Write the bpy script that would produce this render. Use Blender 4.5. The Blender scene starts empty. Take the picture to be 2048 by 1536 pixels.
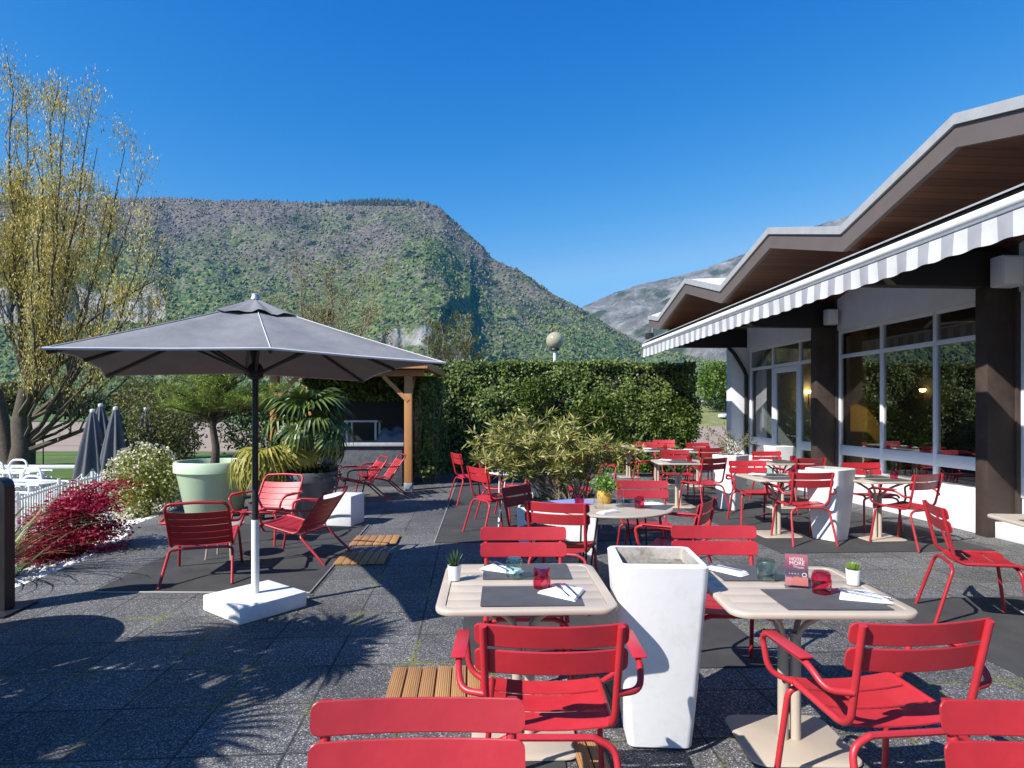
import bpy, bmesh, math, random
import numpy as np
from mathutils import Vector, Matrix

random.seed(7)
RNG = np.random.default_rng(11)
PI = math.pi
R = math.radians
SC = bpy.context.scene
COL = SC.collection

# ------------------------------------------------------------------ camera, sky, sun, exposure
cam_d = bpy.data.cameras.new('camera')
cam = bpy.data.objects.new('camera', cam_d)
COL.objects.link(cam)
cam.location = (0, 0, 1.6)
cam.rotation_euler = (R(90), 0, 0)
cam_d.sensor_width = 36
cam_d.lens = 36 * 1240 / 2048
cam_d.shift_y = 0.0254
cam_d.clip_start = 0.05
cam_d.clip_end = 30000
SC.camera = cam

SUN_EL, SUN_AZ = 41.0, 35.5          # the light travels towards +X, turned SUN_AZ degrees to +Y
wd = bpy.data.worlds.new('World')
SC.world = wd
wd.use_nodes = True
wn = wd.node_tree
sky = wn.nodes.new('ShaderNodeTexSky')
sky.sky_type = 'NISHITA'
sky.sun_disc = False
sky.sun_elevation = R(SUN_EL)
sky.sun_rotation = R(270 - SUN_AZ)
sky.altitude = 300
sky.air_density = 1.0
sky.dust_density = 0.15
sky.ozone_density = 5.0
# a clear, deep spring sky: the Nishita sky with more contrast between zenith and horizon in red than in blue
sepc = wn.nodes.new('ShaderNodeSeparateColor')
comb = wn.nodes.new('ShaderNodeCombineColor')
wn.links.new(sky.outputs[0], sepc.inputs[0])
for i, (k, g, top) in enumerate(((0.057, 3.2, 1.8), (0.135, 1.42, 3.4), (0.41, 0.62, 9.0))):
    pw = wn.nodes.new('ShaderNodeMath'); pw.operation = 'POWER'; pw.inputs[1].default_value = g
    ml_ = wn.nodes.new('ShaderNodeMath'); ml_.operation = 'MULTIPLY'; ml_.inputs[1].default_value = k * 8.0
    mn_ = wn.nodes.new('ShaderNodeMath'); mn_.operation = 'MINIMUM'; mn_.inputs[1].default_value = top
    wn.links.new(sepc.outputs[i], mn_.inputs[0]); wn.links.new(mn_.outputs[0], pw.inputs[0]); wn.links.new(pw.outputs[0], ml_.inputs[0]); wn.links.new(ml_.outputs[0], comb.inputs[i])
bg = wn.nodes['Background']
bg.inputs['Strength'].default_value = 0.064
wn.links.new(comb.outputs[0], bg.inputs['Color'])
sd = bpy.data.lights.new('sun', 'SUN')
sd.energy = 5.0
sd.angle = R(0.5)
sd.color = (1.0, 0.96, 0.91)
sun = bpy.data.objects.new('sun', sd)
COL.objects.link(sun)
ce = math.cos(R(SUN_EL))
SUN_DIR = Vector((math.cos(R(SUN_AZ)) * ce, math.sin(R(SUN_AZ)) * ce, -math.sin(R(SUN_EL))))
sun.rotation_euler = SUN_DIR.to_track_quat('-Z', 'Y').to_euler()
sun.location = (-20, -15, 25)
SC.view_settings.view_transform = 'Standard'
SC.view_settings.look = 'None'
SC.view_settings.exposure = 0.6
SC.view_settings.gamma = 1.0
SC.view_settings.use_curve_mapping = False

# ------------------------------------------------------------------ materials
def nd(nt, typ, **kw):
    n = nt.nodes.new(typ)
    for k, v in kw.items():
        setattr(n, k, v)
    return n

def mat(name, col, rough=0.6, var=0.12, scale=6.0, bump=0.0, bscale=60.0, metal=0.0, spec=0.5,
        col2=None, dirt=None, dscale=2.0, damt=0.5):
    m = bpy.data.materials.new(name)
    m.use_nodes = True
    nt = m.node_tree
    b = nt.nodes['Principled BSDF']
    b.inputs['Roughness'].default_value = rough
    b.inputs['Metallic'].default_value = metal
    b.inputs['Specular IOR Level'].default_value = spec
    tc = nd(nt, 'ShaderNodeTexCoord')
    nz = nd(nt, 'ShaderNodeTexNoise')
    nz.inputs['Scale'].default_value = scale
    nz.inputs['Detail'].default_value = 6
    nz.inputs['Roughness'].default_value = 0.6
    nt.links.new(tc.outputs['Object'], nz.inputs['Vector'])
    cr = nd(nt, 'ShaderNodeValToRGB')
    c2 = col2 or tuple(min(1, c * (1 + var)) for c in col)
    c1 = tuple(c * (1 - var) for c in col) if not col2 else col
    cr.color_ramp.elements[0].position = 0.3
    cr.color_ramp.elements[1].position = 0.7
    cr.color_ramp.elements[0].color = (*c1, 1)
    cr.color_ramp.elements[1].color = (*c2, 1)
    nt.links.new(nz.outputs['Fac'], cr.inputs['Fac'])
    out = cr.outputs['Color']
    if dirt:
        n2 = nd(nt, 'ShaderNodeTexNoise')
        n2.inputs['Scale'].default_value = dscale
        n2.inputs['Detail'].default_value = 8
        n2.inputs['Roughness'].default_value = 0.7
        nt.links.new(tc.outputs['Object'], n2.inputs['Vector'])
        mr = nd(nt, 'ShaderNodeMapRange')
        mr.inputs['From Min'].default_value = 0.52
        mr.inputs['From Max'].default_value = 0.75
        mr.inputs['To Max'].default_value = damt
        nt.links.new(n2.outputs['Fac'], mr.inputs['Value'])
        mx = nd(nt, 'ShaderNodeMix', data_type='RGBA')
        nt.links.new(mr.outputs[0], mx.inputs['Factor'])
        nt.links.new(out, mx.inputs['A'])
        mx.inputs['B'].default_value = (*dirt, 1)
        out = mx.outputs['Result']
    nt.links.new(out, b.inputs['Base Color'])
    rr = nd(nt, 'ShaderNodeMapRange')
    rr.inputs['To Min'].default_value = max(0.02, rough - 0.1)
    rr.inputs['To Max'].default_value = min(1, rough + 0.1)
    nt.links.new(nz.outputs['Fac'], rr.inputs['Value'])
    nt.links.new(rr.outputs[0], b.inputs['Roughness'])
    if bump:
        n3 = nd(nt, 'ShaderNodeTexNoise')
        n3.inputs['Scale'].default_value = bscale
        n3.inputs['Detail'].default_value = 5
        nt.links.new(tc.outputs['Object'], n3.inputs['Vector'])
        bp = nd(nt, 'ShaderNodeBump')
        bp.inputs['Strength'].default_value = bump
        bp.inputs['Distance'].default_value = 0.01
        nt.links.new(n3.outputs['Fac'], bp.inputs['Height'])
        nt.links.new(bp.outputs[0], b.inputs['Normal'])
    return m

def leaf_mat(name, cols, rough=0.5, trans=0.3, spec=0.4, stands=0.0):
    """foliage: every leaf takes one of the colours of a ramp, a part of the light passes through"""
    m = bpy.data.materials.new(name)
    m.use_nodes = True
    nt = m.node_tree
    b = nt.nodes['Principled BSDF']
    b.inputs['Roughness'].default_value = rough
    b.inputs['Specular IOR Level'].default_value = spec
    g = nd(nt, 'ShaderNodeNewGeometry')
    cr = nd(nt, 'ShaderNodeValToRGB')
    els = cr.color_ramp.elements
    n = len(cols)
    els[0].position = 0; els[0].color = (*cols[0], 1)
    els[1].position = 1; els[1].color = (*cols[-1], 1)
    for i in range(1, n - 1):
        e = els.new(i / (n - 1)); e.color = (*cols[i], 1)
    nt.links.new(g.outputs['Random Per Island'], cr.inputs['Fac'])
    if stands:                                       # whole stands of trees differ in kind
        tc = nd(nt, 'ShaderNodeTexCoord'); nz = nd(nt, 'ShaderNodeTexNoise'); nz.inputs['Scale'].default_value = stands
        nz.inputs['Detail'].default_value = 6; nz.inputs['Roughness'].default_value = .65
        nt.links.new(tc.outputs['Object'], nz.inputs['Vector'])
        m1 = nd(nt, 'ShaderNodeMapRange'); m1.inputs['From Min'].default_value = .36; m1.inputs['From Max'].default_value = .64
        nt.links.new(nz.outputs['Fac'], m1.inputs['Value'])
        m2 = nd(nt, 'ShaderNodeMath', operation='MULTIPLY_ADD'); m2.inputs[1].default_value = .45
        m3 = nd(nt, 'ShaderNodeMath', operation='MULTIPLY'); m3.inputs[1].default_value = .58
        nt.links.new(m1.outputs[0], m3.inputs[0])
        nt.links.new(g.outputs['Random Per Island'], m2.inputs[0]); nt.links.new(m3.outputs[0], m2.inputs[2])
        nt.links.new(m2.outputs[0], cr.inputs['Fac'])
    nt.links.new(cr.outputs[0], b.inputs['Base Color'])
    t = nd(nt, 'ShaderNodeBsdfTranslucent')
    nt.links.new(cr.outputs[0], t.inputs['Color'])
    mx = nd(nt, 'ShaderNodeMixShader')
    mx.inputs[0].default_value = trans
    nt.links.new(b.outputs[0], mx.inputs[1])
    nt.links.new(t.outputs[0], mx.inputs[2])
    nt.links.new(mx.outputs[0], nt.nodes['Material Output'].inputs['Surface'])
    return m

def glass_mat(name, col, rough=0.02, f0=0.04):
    m = bpy.data.materials.new(name)
    m.use_nodes = True
    nt = m.node_tree
    nt.nodes.remove(nt.nodes['Principled BSDF'])
    tr = nd(nt, 'ShaderNodeBsdfTransparent'); tr.inputs[0].default_value = (*col, 1)
    gl = nd(nt, 'ShaderNodeBsdfGlossy'); gl.inputs['Roughness'].default_value = rough
    lw_ = nd(nt, 'ShaderNodeLayerWeight'); lw_.inputs['Blend'].default_value = 0.5
    pw_ = nd(nt, 'ShaderNodeMath', operation='POWER'); pw_.inputs[1].default_value = 4.0
    nt.links.new(lw_.outputs['Facing'], pw_.inputs[0])
    fr = nd(nt, 'ShaderNodeMapRange'); fr.inputs['To Min'].default_value = f0
    nt.links.new(pw_.outputs[0], fr.inputs['Value'])
    mx = nd(nt, 'ShaderNodeMixShader')
    nt.links.new(fr.outputs[0], mx.inputs[0])
    nt.links.new(tr.outputs[0], mx.inputs[1])
    nt.links.new(gl.outputs[0], mx.inputs[2])
    nt.links.new(mx.outputs[0], nt.nodes['Material Output'].inputs['Surface'])
    return m

M = {}
M['red'] = mat('red_powder_coat', (0.42, 0.022, 0.030), 0.38, 0.10, 9, 0.05, 400, dirt=(0.45, 0.06, 0.06), dscale=30, damt=0.22)
M['beige'] = mat('beige_lacquer', (0.46, 0.385, 0.305), 0.45, 0.05, 5, 0.03, 300, dirt=(0.45, 0.36, 0.28), dscale=4, damt=0.4)
M['white_paint'] = mat('white_painted_concrete', (0.80, 0.79, 0.76), 0.6, 0.04, 4, 0.35, 45, dirt=(0.5, 0.47, 0.42), dscale=5, damt=0.45)
M['planter'] = mat('white_planter_shell', (0.74, 0.73, 0.71), 0.55, 0.03, 3, 0.10, 30, dirt=(0.52, 0.49, 0.44), dscale=6, damt=0.5)
M['old_soil'] = mat('grey_dry_soil', (0.13, 0.11, 0.09), 0.95, 0.4, 30, 0.8, 60, col2=(0.32, 0.29, 0.25))
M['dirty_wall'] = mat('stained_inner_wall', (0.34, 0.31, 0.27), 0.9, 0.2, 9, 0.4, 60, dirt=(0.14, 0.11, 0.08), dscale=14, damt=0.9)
M['soil'] = mat('brown_soil', (0.05, 0.035, 0.022), 0.95, 0.5, 40, 1.0, 60)
M['wall_white'] = mat('white_render', (0.74, 0.74, 0.75), 0.8, 0.05, 2.5, 0.3, 70, dirt=(0.5, 0.49, 0.47), dscale=1.5, damt=0.35)
M['frame_white'] = mat('white_window_frame', (0.70, 0.72, 0.75), 0.4, 0.03, 4)
M['dark_brown'] = mat('dark_brown_render', (0.046, 0.029, 0.022), 0.75, 0.25, 5, 0.4, 90, dirt=(0.12, 0.08, 0.06), dscale=3, damt=0.4)
M['black_brown'] = mat('dark_timber_beam', (0.013, 0.010, 0.0085), 0.7, 0.25, 4, 0.2, 60)
M['fascia'] = mat('taupe_fascia', (0.115, 0.092, 0.084), 0.55, 0.06, 3, 0.05, 80)
M['flashing'] = mat('grey_zinc_flashing', (0.40, 0.40, 0.40), 0.5, 0.08, 6, 0.05, 60, metal=0.2)
M['roof_white'] = mat('pale_roof_membrane', (0.72, 0.72, 0.72), 0.6, 0.05, 2)
M['mat_dark'] = mat('dark_carpet', (0.042, 0.041, 0.041), 0.95, 0.25, 3, 0.5, 300, dirt=(0.085, 0.08, 0.072), dscale=1.3, damt=0.6)
M['mat_edge'] = mat('grey_carpet_trim', (0.30, 0.29, 0.28), 0.6, 0.1, 8)
M['grey_fabric'] = mat('grey_parasol_cloth', (0.195, 0.195, 0.20), 0.85, 0.12, 5, 0.9, 7, dirt=(0.24, 0.24, 0.25), dscale=1.6, damt=0.4)
M['dark_fabric'] = mat('dark_parasol_cloth', (0.10, 0.104, 0.115), 0.85, 0.12, 5, 0.15, 500, dirt=(0.15, 0.15, 0.155), dscale=2, damt=0.4)
M['pale_trim'] = mat('pale_seam', (0.55, 0.55, 0.56), 0.7, 0.05, 10)
M['black_metal'] = mat('black_metal', (0.018, 0.018, 0.02), 0.45, 0.15, 10)
M['grey_metal'] = mat('brushed_grey_metal', (0.45, 0.46, 0.48), 0.4, 0.06, 12, metal=0.6)
M['steel'] = mat('cutlery_steel', (0.45, 0.46, 0.48), 0.22, 0.03, 20, metal=1.0)
M['white_plastic'] = mat('white_plastic', (0.78, 0.78, 0.77), 0.4, 0.03, 5, dirt=(0.6, 0.59, 0.56), dscale=6, damt=0.3)
M['napkin'] = mat('white_napkin', (0.80, 0.80, 0.82), 0.9, 0.03, 20, 0.2, 200)
M['placemat'] = mat('woven_dark_placemat', (0.075, 0.073, 0.075), 0.7, 0.15, 12)
M['blue_mat'] = mat('blue_paper_mat', (0.20, 0.26, 0.55), 0.8, 0.06, 12)
M['grey_pot'] = mat('anthracite_pot', (0.075, 0.078, 0.085), 0.55, 0.12, 6, 0.1, 50, dirt=(0.16, 0.16, 0.16), dscale=4, damt=0.4)
M['green_pot'] = mat('pale_green_pot', (0.50, 0.62, 0.42), 0.45, 0.04, 3, 0.06, 30, dirt=(0.42, 0.5, 0.33), dscale=3, damt=0.4)
M['bark'] = mat('brown_bark', (0.085, 0.065, 0.048), 0.95, 0.4, 14, 1.0, 40, dirt=(0.16, 0.14, 0.08), dscale=4, damt=0.6)
M['bark_pale'] = mat('pale_bark', (0.27, 0.22, 0.15), 0.95, 0.35, 14, 1.0, 40)
M['palm_trunk'] = mat('fibrous_palm_trunk', (0.10, 0.07, 0.045), 0.95, 0.5, 30, 1.0, 60)
M['counter'] = mat('rough_grey_render', (0.085, 0.09, 0.10), 0.9, 0.3, 12, 1.0, 40)
M['stone_top'] = mat('pale_stone_worktop', (0.42, 0.42, 0.42), 0.4, 0.1, 6)
M['cover'] = mat('grey_blue_cover', (0.10, 0.12, 0.16), 0.6, 0.25, 6, 0.3, 20)
M['yellow_wood'] = mat('yellow_woven_basket', (0.55, 0.33, 0.06), 0.7, 0.3, 40, 0.5, 120)
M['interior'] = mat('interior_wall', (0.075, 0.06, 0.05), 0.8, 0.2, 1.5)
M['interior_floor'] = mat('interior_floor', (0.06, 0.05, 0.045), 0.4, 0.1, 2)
M['speaker'] = mat('white_speaker_case', (0.62, 0.61, 0.62), 0.5, 0.03, 5)
M['glass_pink'] = glass_mat('pink_glass', (0.97, 0.42, 0.56), 0.02, 0.05)
M['glass_green'] = glass_mat('green_glass', (0.86, 0.95, 0.92), 0.02, 0.05)
M['glass_clear'] = glass_mat('clear_glass', (0.97, 0.98, 0.98), 0.02, 0.05)
M['acrylic'] = glass_mat('acrylic', (0.96, 0.96, 0.97), 0.03, 0.05)
M['pane'] = glass_mat('window_glass', (0.60, 0.65, 0.63), 0.0, 0.30)

def wood_mat(name, c1, c2, period, axis=0, rough=0.6, gap=0.05, groove=0.0):
    """boards laid side by side along `axis` with dark gaps and grain"""
    m = bpy.data.materials.new(name)
    m.use_nodes = True
    nt = m.node_tree
    b = nt.nodes['Principled BSDF']
    b.inputs['Roughness'].default_value = rough
    tc = nd(nt, 'ShaderNodeTexCoord')
    sp = nd(nt, 'ShaderNodeSeparateXYZ')
    nt.links.new(tc.outputs['Object'], sp.inputs[0])
    dv = nd(nt, 'ShaderNodeMath', operation='DIVIDE'); dv.inputs[1].default_value = period
    nt.links.new(sp.outputs[axis], dv.inputs[0])
    fl = nd(nt, 'ShaderNodeMath', operation='FLOOR'); nt.links.new(dv.outputs[0], fl.inputs[0])
    fr = nd(nt, 'ShaderNodeMath', operation='FRACT'); nt.links.new(dv.outputs[0], fr.inputs[0])
    wnz = nd(nt, 'ShaderNodeTexWhiteNoise', noise_dimensions='1D')
    nt.links.new(fl.outputs[0], wnz.inputs['W'])
    mp = nd(nt, 'ShaderNodeMapping')
    sc = [3, 3, 3]; sc[axis] = 40
    mp.inputs['Scale'].default_value = sc
    nt.links.new(tc.outputs['Object'], mp.inputs[0])
    nz = nd(nt, 'ShaderNodeTexNoise'); nz.inputs['Scale'].default_value = 1.5; nz.inputs['Detail'].default_value = 6
    nt.links.new(mp.outputs[0], nz.inputs['Vector'])
    ad = nd(nt, 'ShaderNodeMath', operation='ADD')
    h = nd(nt, 'ShaderNodeMath', operation='MULTIPLY'); h.inputs[1].default_value = 0.55
    nt.links.new(wnz.outputs['Value'], h.inputs[0])
    h2 = nd(nt, 'ShaderNodeMath', operation='MULTIPLY'); h2.inputs[1].default_value = 0.6
    nt.links.new(nz.outputs['Fac'], h2.inputs[0])
    nt.links.new(h.outputs[0], ad.inputs[0]); nt.links.new(h2.outputs[0], ad.inputs[1])
    mx = nd(nt, 'ShaderNodeMix', data_type='RGBA')
    mx.inputs['A'].default_value = (*c1, 1); mx.inputs['B'].default_value = (*c2, 1)
    nt.links.new(ad.outputs[0], mx.inputs['Factor'])
    lt = nd(nt, 'ShaderNodeMath', operation='LESS_THAN'); lt.inputs[1].default_value = gap
    nt.links.new(fr.outputs[0], lt.inputs[0])
    m2 = nd(nt, 'ShaderNodeMix', data_type='RGBA')
    nt.links.new(lt.outputs[0], m2.inputs['Factor'])
    nt.links.new(mx.outputs['Result'], m2.inputs['A'])
    m2.inputs['B'].default_value = (c1[0] * .15, c1[1] * .15, c1[2] * .15, 1)
    nt.links.new(m2.outputs['Result'], b.inputs['Base Color'])
    bp = nd(nt, 'ShaderNodeBump'); bp.inputs['Strength'].default_value = 0.3; bp.inputs['Distance'].default_value = 0.01
    if groove:
        dg = nd(nt, 'ShaderNodeMath', operation='MULTIPLY'); dg.inputs[1].default_value = 2 * PI / groove
        nt.links.new(sp.outputs[axis], dg.inputs[0])
        sn = nd(nt, 'ShaderNodeMath', operation='SINE'); nt.links.new(dg.outputs[0], sn.inputs[0])
        nt.links.new(sn.outputs[0], bp.inputs['Height'])
    else:
        nt.links.new(nz.outputs['Fac'], bp.inputs['Height'])
    nt.links.new(bp.outputs[0], b.inputs['Normal'])
    return m

M['soffit'] = wood_mat('soffit_boards', (0.042, 0.014, 0.006), (0.16, 0.058, 0.023), 0.11, 1, 0.55, 0.07)
M['deck'] = wood_mat('grooved_deck_boards', (0.26, 0.12, 0.045), (0.48, 0.26, 0.10), 5.0, 0, 0.7, 0.0, 0.012)
M['pine'] = wood_mat('oiled_pine', (0.36, 0.15, 0.05), (0.56, 0.27, 0.09), 7.0, 0, 0.55, 0.0)
M['inner_wood'] = wood_mat('varnished_wood', (0.30, 0.13, 0.025), (0.45, 0.22, 0.045), 5.0, 1, 0.4, 0.0)

def stripe_mat(name, a, b_, period, axis=1):
    m = bpy.data.materials.new(name)
    m.use_nodes = True
    nt = m.node_tree
    b = nt.nodes['Principled BSDF']
    b.inputs['Roughness'].default_value = 0.85
    tc = nd(nt, 'ShaderNodeTexCoord')
    sp = nd(nt, 'ShaderNodeSeparateXYZ'); nt.links.new(tc.outputs['Object'], sp.inputs[0])
    dv = nd(nt, 'ShaderNodeMath', operation='DIVIDE'); dv.inputs[1].default_value = period
    nt.links.new(sp.outputs[axis], dv.inputs[0])
    fr = nd(nt, 'ShaderNodeMath', operation='FRACT'); nt.links.new(dv.outputs[0], fr.inputs[0])
    gt = nd(nt, 'ShaderNodeMath', operation='GREATER_THAN'); gt.inputs[1].default_value = 0.5
    nt.links.new(fr.outputs[0], gt.inputs[0])
    nz = nd(nt, 'ShaderNodeTexNoise'); nz.inputs['Scale'].default_value = 4; nz.inputs['Detail'].default_value = 6
    nt.links.new(tc.outputs['Object'], nz.inputs['Vector'])
    mx = nd(nt, 'ShaderNodeMix', data_type='RGBA')
    mx.inputs['A'].default_value = (*a, 1); mx.inputs['B'].default_value = (*b_, 1)
    nt.links.new(gt.outputs[0], mx.inputs['Factor'])
    m2 = nd(nt, 'ShaderNodeMix', data_type='RGBA'); m2.blend_type = 'MULTIPLY'
    m2.inputs['Factor'].default_value = 0.35
    nt.links.new(mx.outputs['Result'], m2.inputs['A']); nt.links.new(nz.outputs['Fac'], m2.inputs['B'])
    nt.links.new(m2.outputs['Result'], b.inputs['Base Color'])
    return m
M['valance'] = stripe_mat('striped_valance_cloth', (0.64, 0.64, 0.625), (0.36, 0.36, 0.385), 0.31, 1)

def paving_mat():
    """half metre rubber granulate slabs: white chips, joints, moss in patches along the joints"""
    m = bpy.data.materials.new('granulate_slabs')
    m.use_nodes = True
    nt = m.node_tree
    L = nt.links.new
    b = nt.nodes['Principled BSDF']
    b.inputs['Roughness'].default_value = 0.8
    tc = nd(nt, 'ShaderNodeTexCoord')
    sp = nd(nt, 'ShaderNodeSeparateXYZ'); L(tc.outputs['Object'], sp.inputs[0])
    def ma(op, a, b2=None, clamp=False):
        n = nd(nt, 'ShaderNodeMath', operation=op); n.use_clamp = clamp
        for i, v in enumerate((a, b2)):
            if v is None: continue
            if isinstance(v, (int, float)): n.inputs[i].default_value = v
            else: L(v, n.inputs[i])
        return n.outputs[0]
    def edge(o, off):
        d = ma('ADD', ma('DIVIDE', o, 0.5), off)
        fr = ma('FRACT', d)
        return ma('MULTIPLY', ma('MINIMUM', fr, ma('SUBTRACT', 1.0, fr)), 0.5), ma('FLOOR', d)
    wob = nd(nt, 'ShaderNodeTexNoise'); wob.inputs['Scale'].default_value = 14; wob.inputs['Detail'].default_value = 3
    L(tc.outputs['Object'], wob.inputs['Vector'])
    ex, fx = edge(sp.outputs[0], 0.72); ey, fy = edge(sp.outputs[1], 0.1)
    e = ma('ADD', ma('MINIMUM', ex, ey), ma('MULTIPLY', ma('SUBTRACT', wob.outputs['Fac'], 0.5), 0.012))
    cmb = nd(nt, 'ShaderNodeCombineXYZ'); L(fx, cmb.inputs[0]); L(fy, cmb.inputs[1])
    wn_ = nd(nt, 'ShaderNodeTexWhiteNoise', noise_dimensions='3D'); L(cmb.outputs[0], wn_.inputs['Vector'])
    vo = nd(nt, 'ShaderNodeTexVoronoi'); vo.inputs['Scale'].default_value = 170
    L(tc.outputs['Object'], vo.inputs['Vector'])
    cs = nd(nt, 'ShaderNodeSeparateColor'); L(vo.outputs['Color'], cs.inputs[0])
    cr = nd(nt, 'ShaderNodeValToRGB')
    el = cr.color_ramp.elements
    el[0].position = 0.0; el[0].color = (0.028, 0.028, 0.029, 1)
    el[1].position = 1.0; el[1].color = (0.50, 0.49, 0.47, 1)
    for p, c in ((0.45, 0.075), (0.78, 0.14), (0.94, 0.26)):
        x = el.new(p); x.color = (c, c * .985, c * .97, 1)
    L(cs.outputs[0], cr.inputs['Fac'])
    big = nd(nt, 'ShaderNodeTexNoise'); big.inputs['Scale'].default_value = 0.9; big.inputs['Detail'].default_value = 7
    big.inputs['Roughness'].default_value = 0.65
    L(tc.outputs['Object'], big.inputs['Vector'])
    tint = ma('ADD', ma('MULTIPLY', wn_.outputs['Value'], 0.35), ma('ADD', ma('MULTIPLY', big.outputs['Fac'], 1.8), -0.05))
    sc = nd(nt, 'ShaderNodeMix', data_type='RGBA'); sc.blend_type = 'MULTIPLY'; sc.inputs['Factor'].default_value = 1
    L(cr.outputs[0], sc.inputs['A'])
    tcx = nd(nt, 'ShaderNodeCombineColor')
    for i in range(3): L(tint, tcx.inputs[i])
    L(tcx.outputs[0], sc.inputs['B'])
    jm = nd(nt, 'ShaderNodeMapRange'); jm.inputs['From Min'].default_value = 0.004; jm.inputs['From Max'].default_value = 0.010
    jm.inputs['To Min'].default_value = 1; jm.inputs['To Max'].default_value = 0
    L(e, jm.inputs['Value'])
    m1 = nd(nt, 'ShaderNodeMix', data_type='RGBA')
    L(ma('MULTIPLY', jm.outputs[0], 0.8), m1.inputs['Factor']); L(sc.outputs['Result'], m1.inputs['A'])
    m1.inputs['B'].default_value = (0.012, 0.012, 0.012, 1)
    mn = nd(nt, 'ShaderNodeTexNoise'); mn.inputs['Scale'].default_value = 1.7; mn.inputs['Detail'].default_value = 6
    L(tc.outputs['Object'], mn.inputs['Vector'])
    mp = nd(nt, 'ShaderNodeMapRange'); mp.inputs['From Min'].default_value = 0.49; mp.inputs['From Max'].default_value = 0.64
    L(mn.outputs['Fac'], mp.inputs['Value'])
    mo = nd(nt, 'ShaderNodeMapRange'); mo.inputs['From Min'].default_value = 0.008; mo.inputs['From Max'].default_value = 0.026
    mo.inputs['To Min'].default_value = 1; mo.inputs['To Max'].default_value = 0
    L(e, mo.inputs['Value'])
    fine = nd(nt, 'ShaderNodeTexNoise'); fine.inputs['Scale'].default_value = 70
    L(tc.outputs['Object'], fine.inputs['Vector'])
    fm = nd(nt, 'ShaderNodeMapRange'); fm.inputs['From Min'].default_value = 0.42; fm.inputs['From Max'].default_value = 0.58
    L(fine.outputs['Fac'], fm.inputs['Value'])
    moss = ma('MULTIPLY', ma('MULTIPLY', mo.outputs[0], mp.outputs[0]), fm.outputs[0])
    m2 = nd(nt, 'ShaderNodeMix', data_type='RGBA')
    L(moss, m2.inputs['Factor']); L(m1.outputs['Result'], m2.inputs['A'])
    m2.inputs['B'].default_value = (0.22, 0.23, 0.035, 1)
    L(m2.outputs['Result'], b.inputs['Base Color'])
    bp = nd(nt, 'ShaderNodeBump'); bp.inputs['Strength'].default_value = 0.6; bp.inputs['Distance'].default_value = 0.006
    L(cs.outputs[1], bp.inputs['Height'])
    L(bp.outputs[0], b.inputs['Normal'])
    return m
M['paving'] = paving_mat()

def vary(m, amt):
    """each piece is a little faded or fresh in its own way"""
    nt = m.node_tree; b = nt.nodes['Principled BSDF']
    src = b.inputs['Base Color'].links[0].from_socket
    oi = nd(nt, 'ShaderNodeObjectInfo')
    mr = nd(nt, 'ShaderNodeMapRange'); mr.inputs['To Min'].default_value = 1 - amt; mr.inputs['To Max'].default_value = 1 + amt
    nt.links.new(oi.outputs['Random'], mr.inputs['Value'])
    hs = nd(nt, 'ShaderNodeHueSaturation')
    nt.links.new(mr.outputs[0], hs.inputs['Value']); nt.links.new(src, hs.inputs['Color'])
    mx = nd(nt, 'ShaderNodeMix', data_type='RGBA'); mx.blend_type = 'MULTIPLY'; mx.inputs['Factor'].default_value = 1
    nt.links.new(hs.outputs[0], mx.inputs['A']); nt.links.new(oi.outputs['Color'], mx.inputs['B'])
    nt.links.new(mx.outputs['Result'], b.inputs['Base Color'])
vary(M['red'], .06)
vary(M['beige'], .05)

# ------------------------------------------------------------------ geometry helpers
def fillet(pts, r, n=4):
    """round the inner corners of a polyline"""
    pts = [Vector(p) for p in pts]
    out = [pts[0]]
    for a, b, c in zip(pts, pts[1:], pts[2:]):
        d1, d2 = (a - b), (c - b)
        l = min(r, d1.length * .48, d2.length * .48)
        p1, p2 = b + d1.normalized() * l, b + d2.normalized() * l
        for i in range(n + 1):
            t = i / n
            out.append(p1 * (1 - t) ** 2 + b * 2 * t * (1 - t) + p2 * t * t)
    out.append(pts[-1])
    return out

def rrect(w, d, r, n=4):
    out = []
    for cx, cy, a0 in ((1, 1, 0), (-1, 1, 90), (-1, -1, 180), (1, -1, 270)):
        for i in range(n + 1):
            a = R(a0 + 90 * i / n)
            out.append((cx * (w / 2 - r) + r * math.cos(a), cy * (d / 2 - r) + r * math.sin(a)))
    return out

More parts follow.
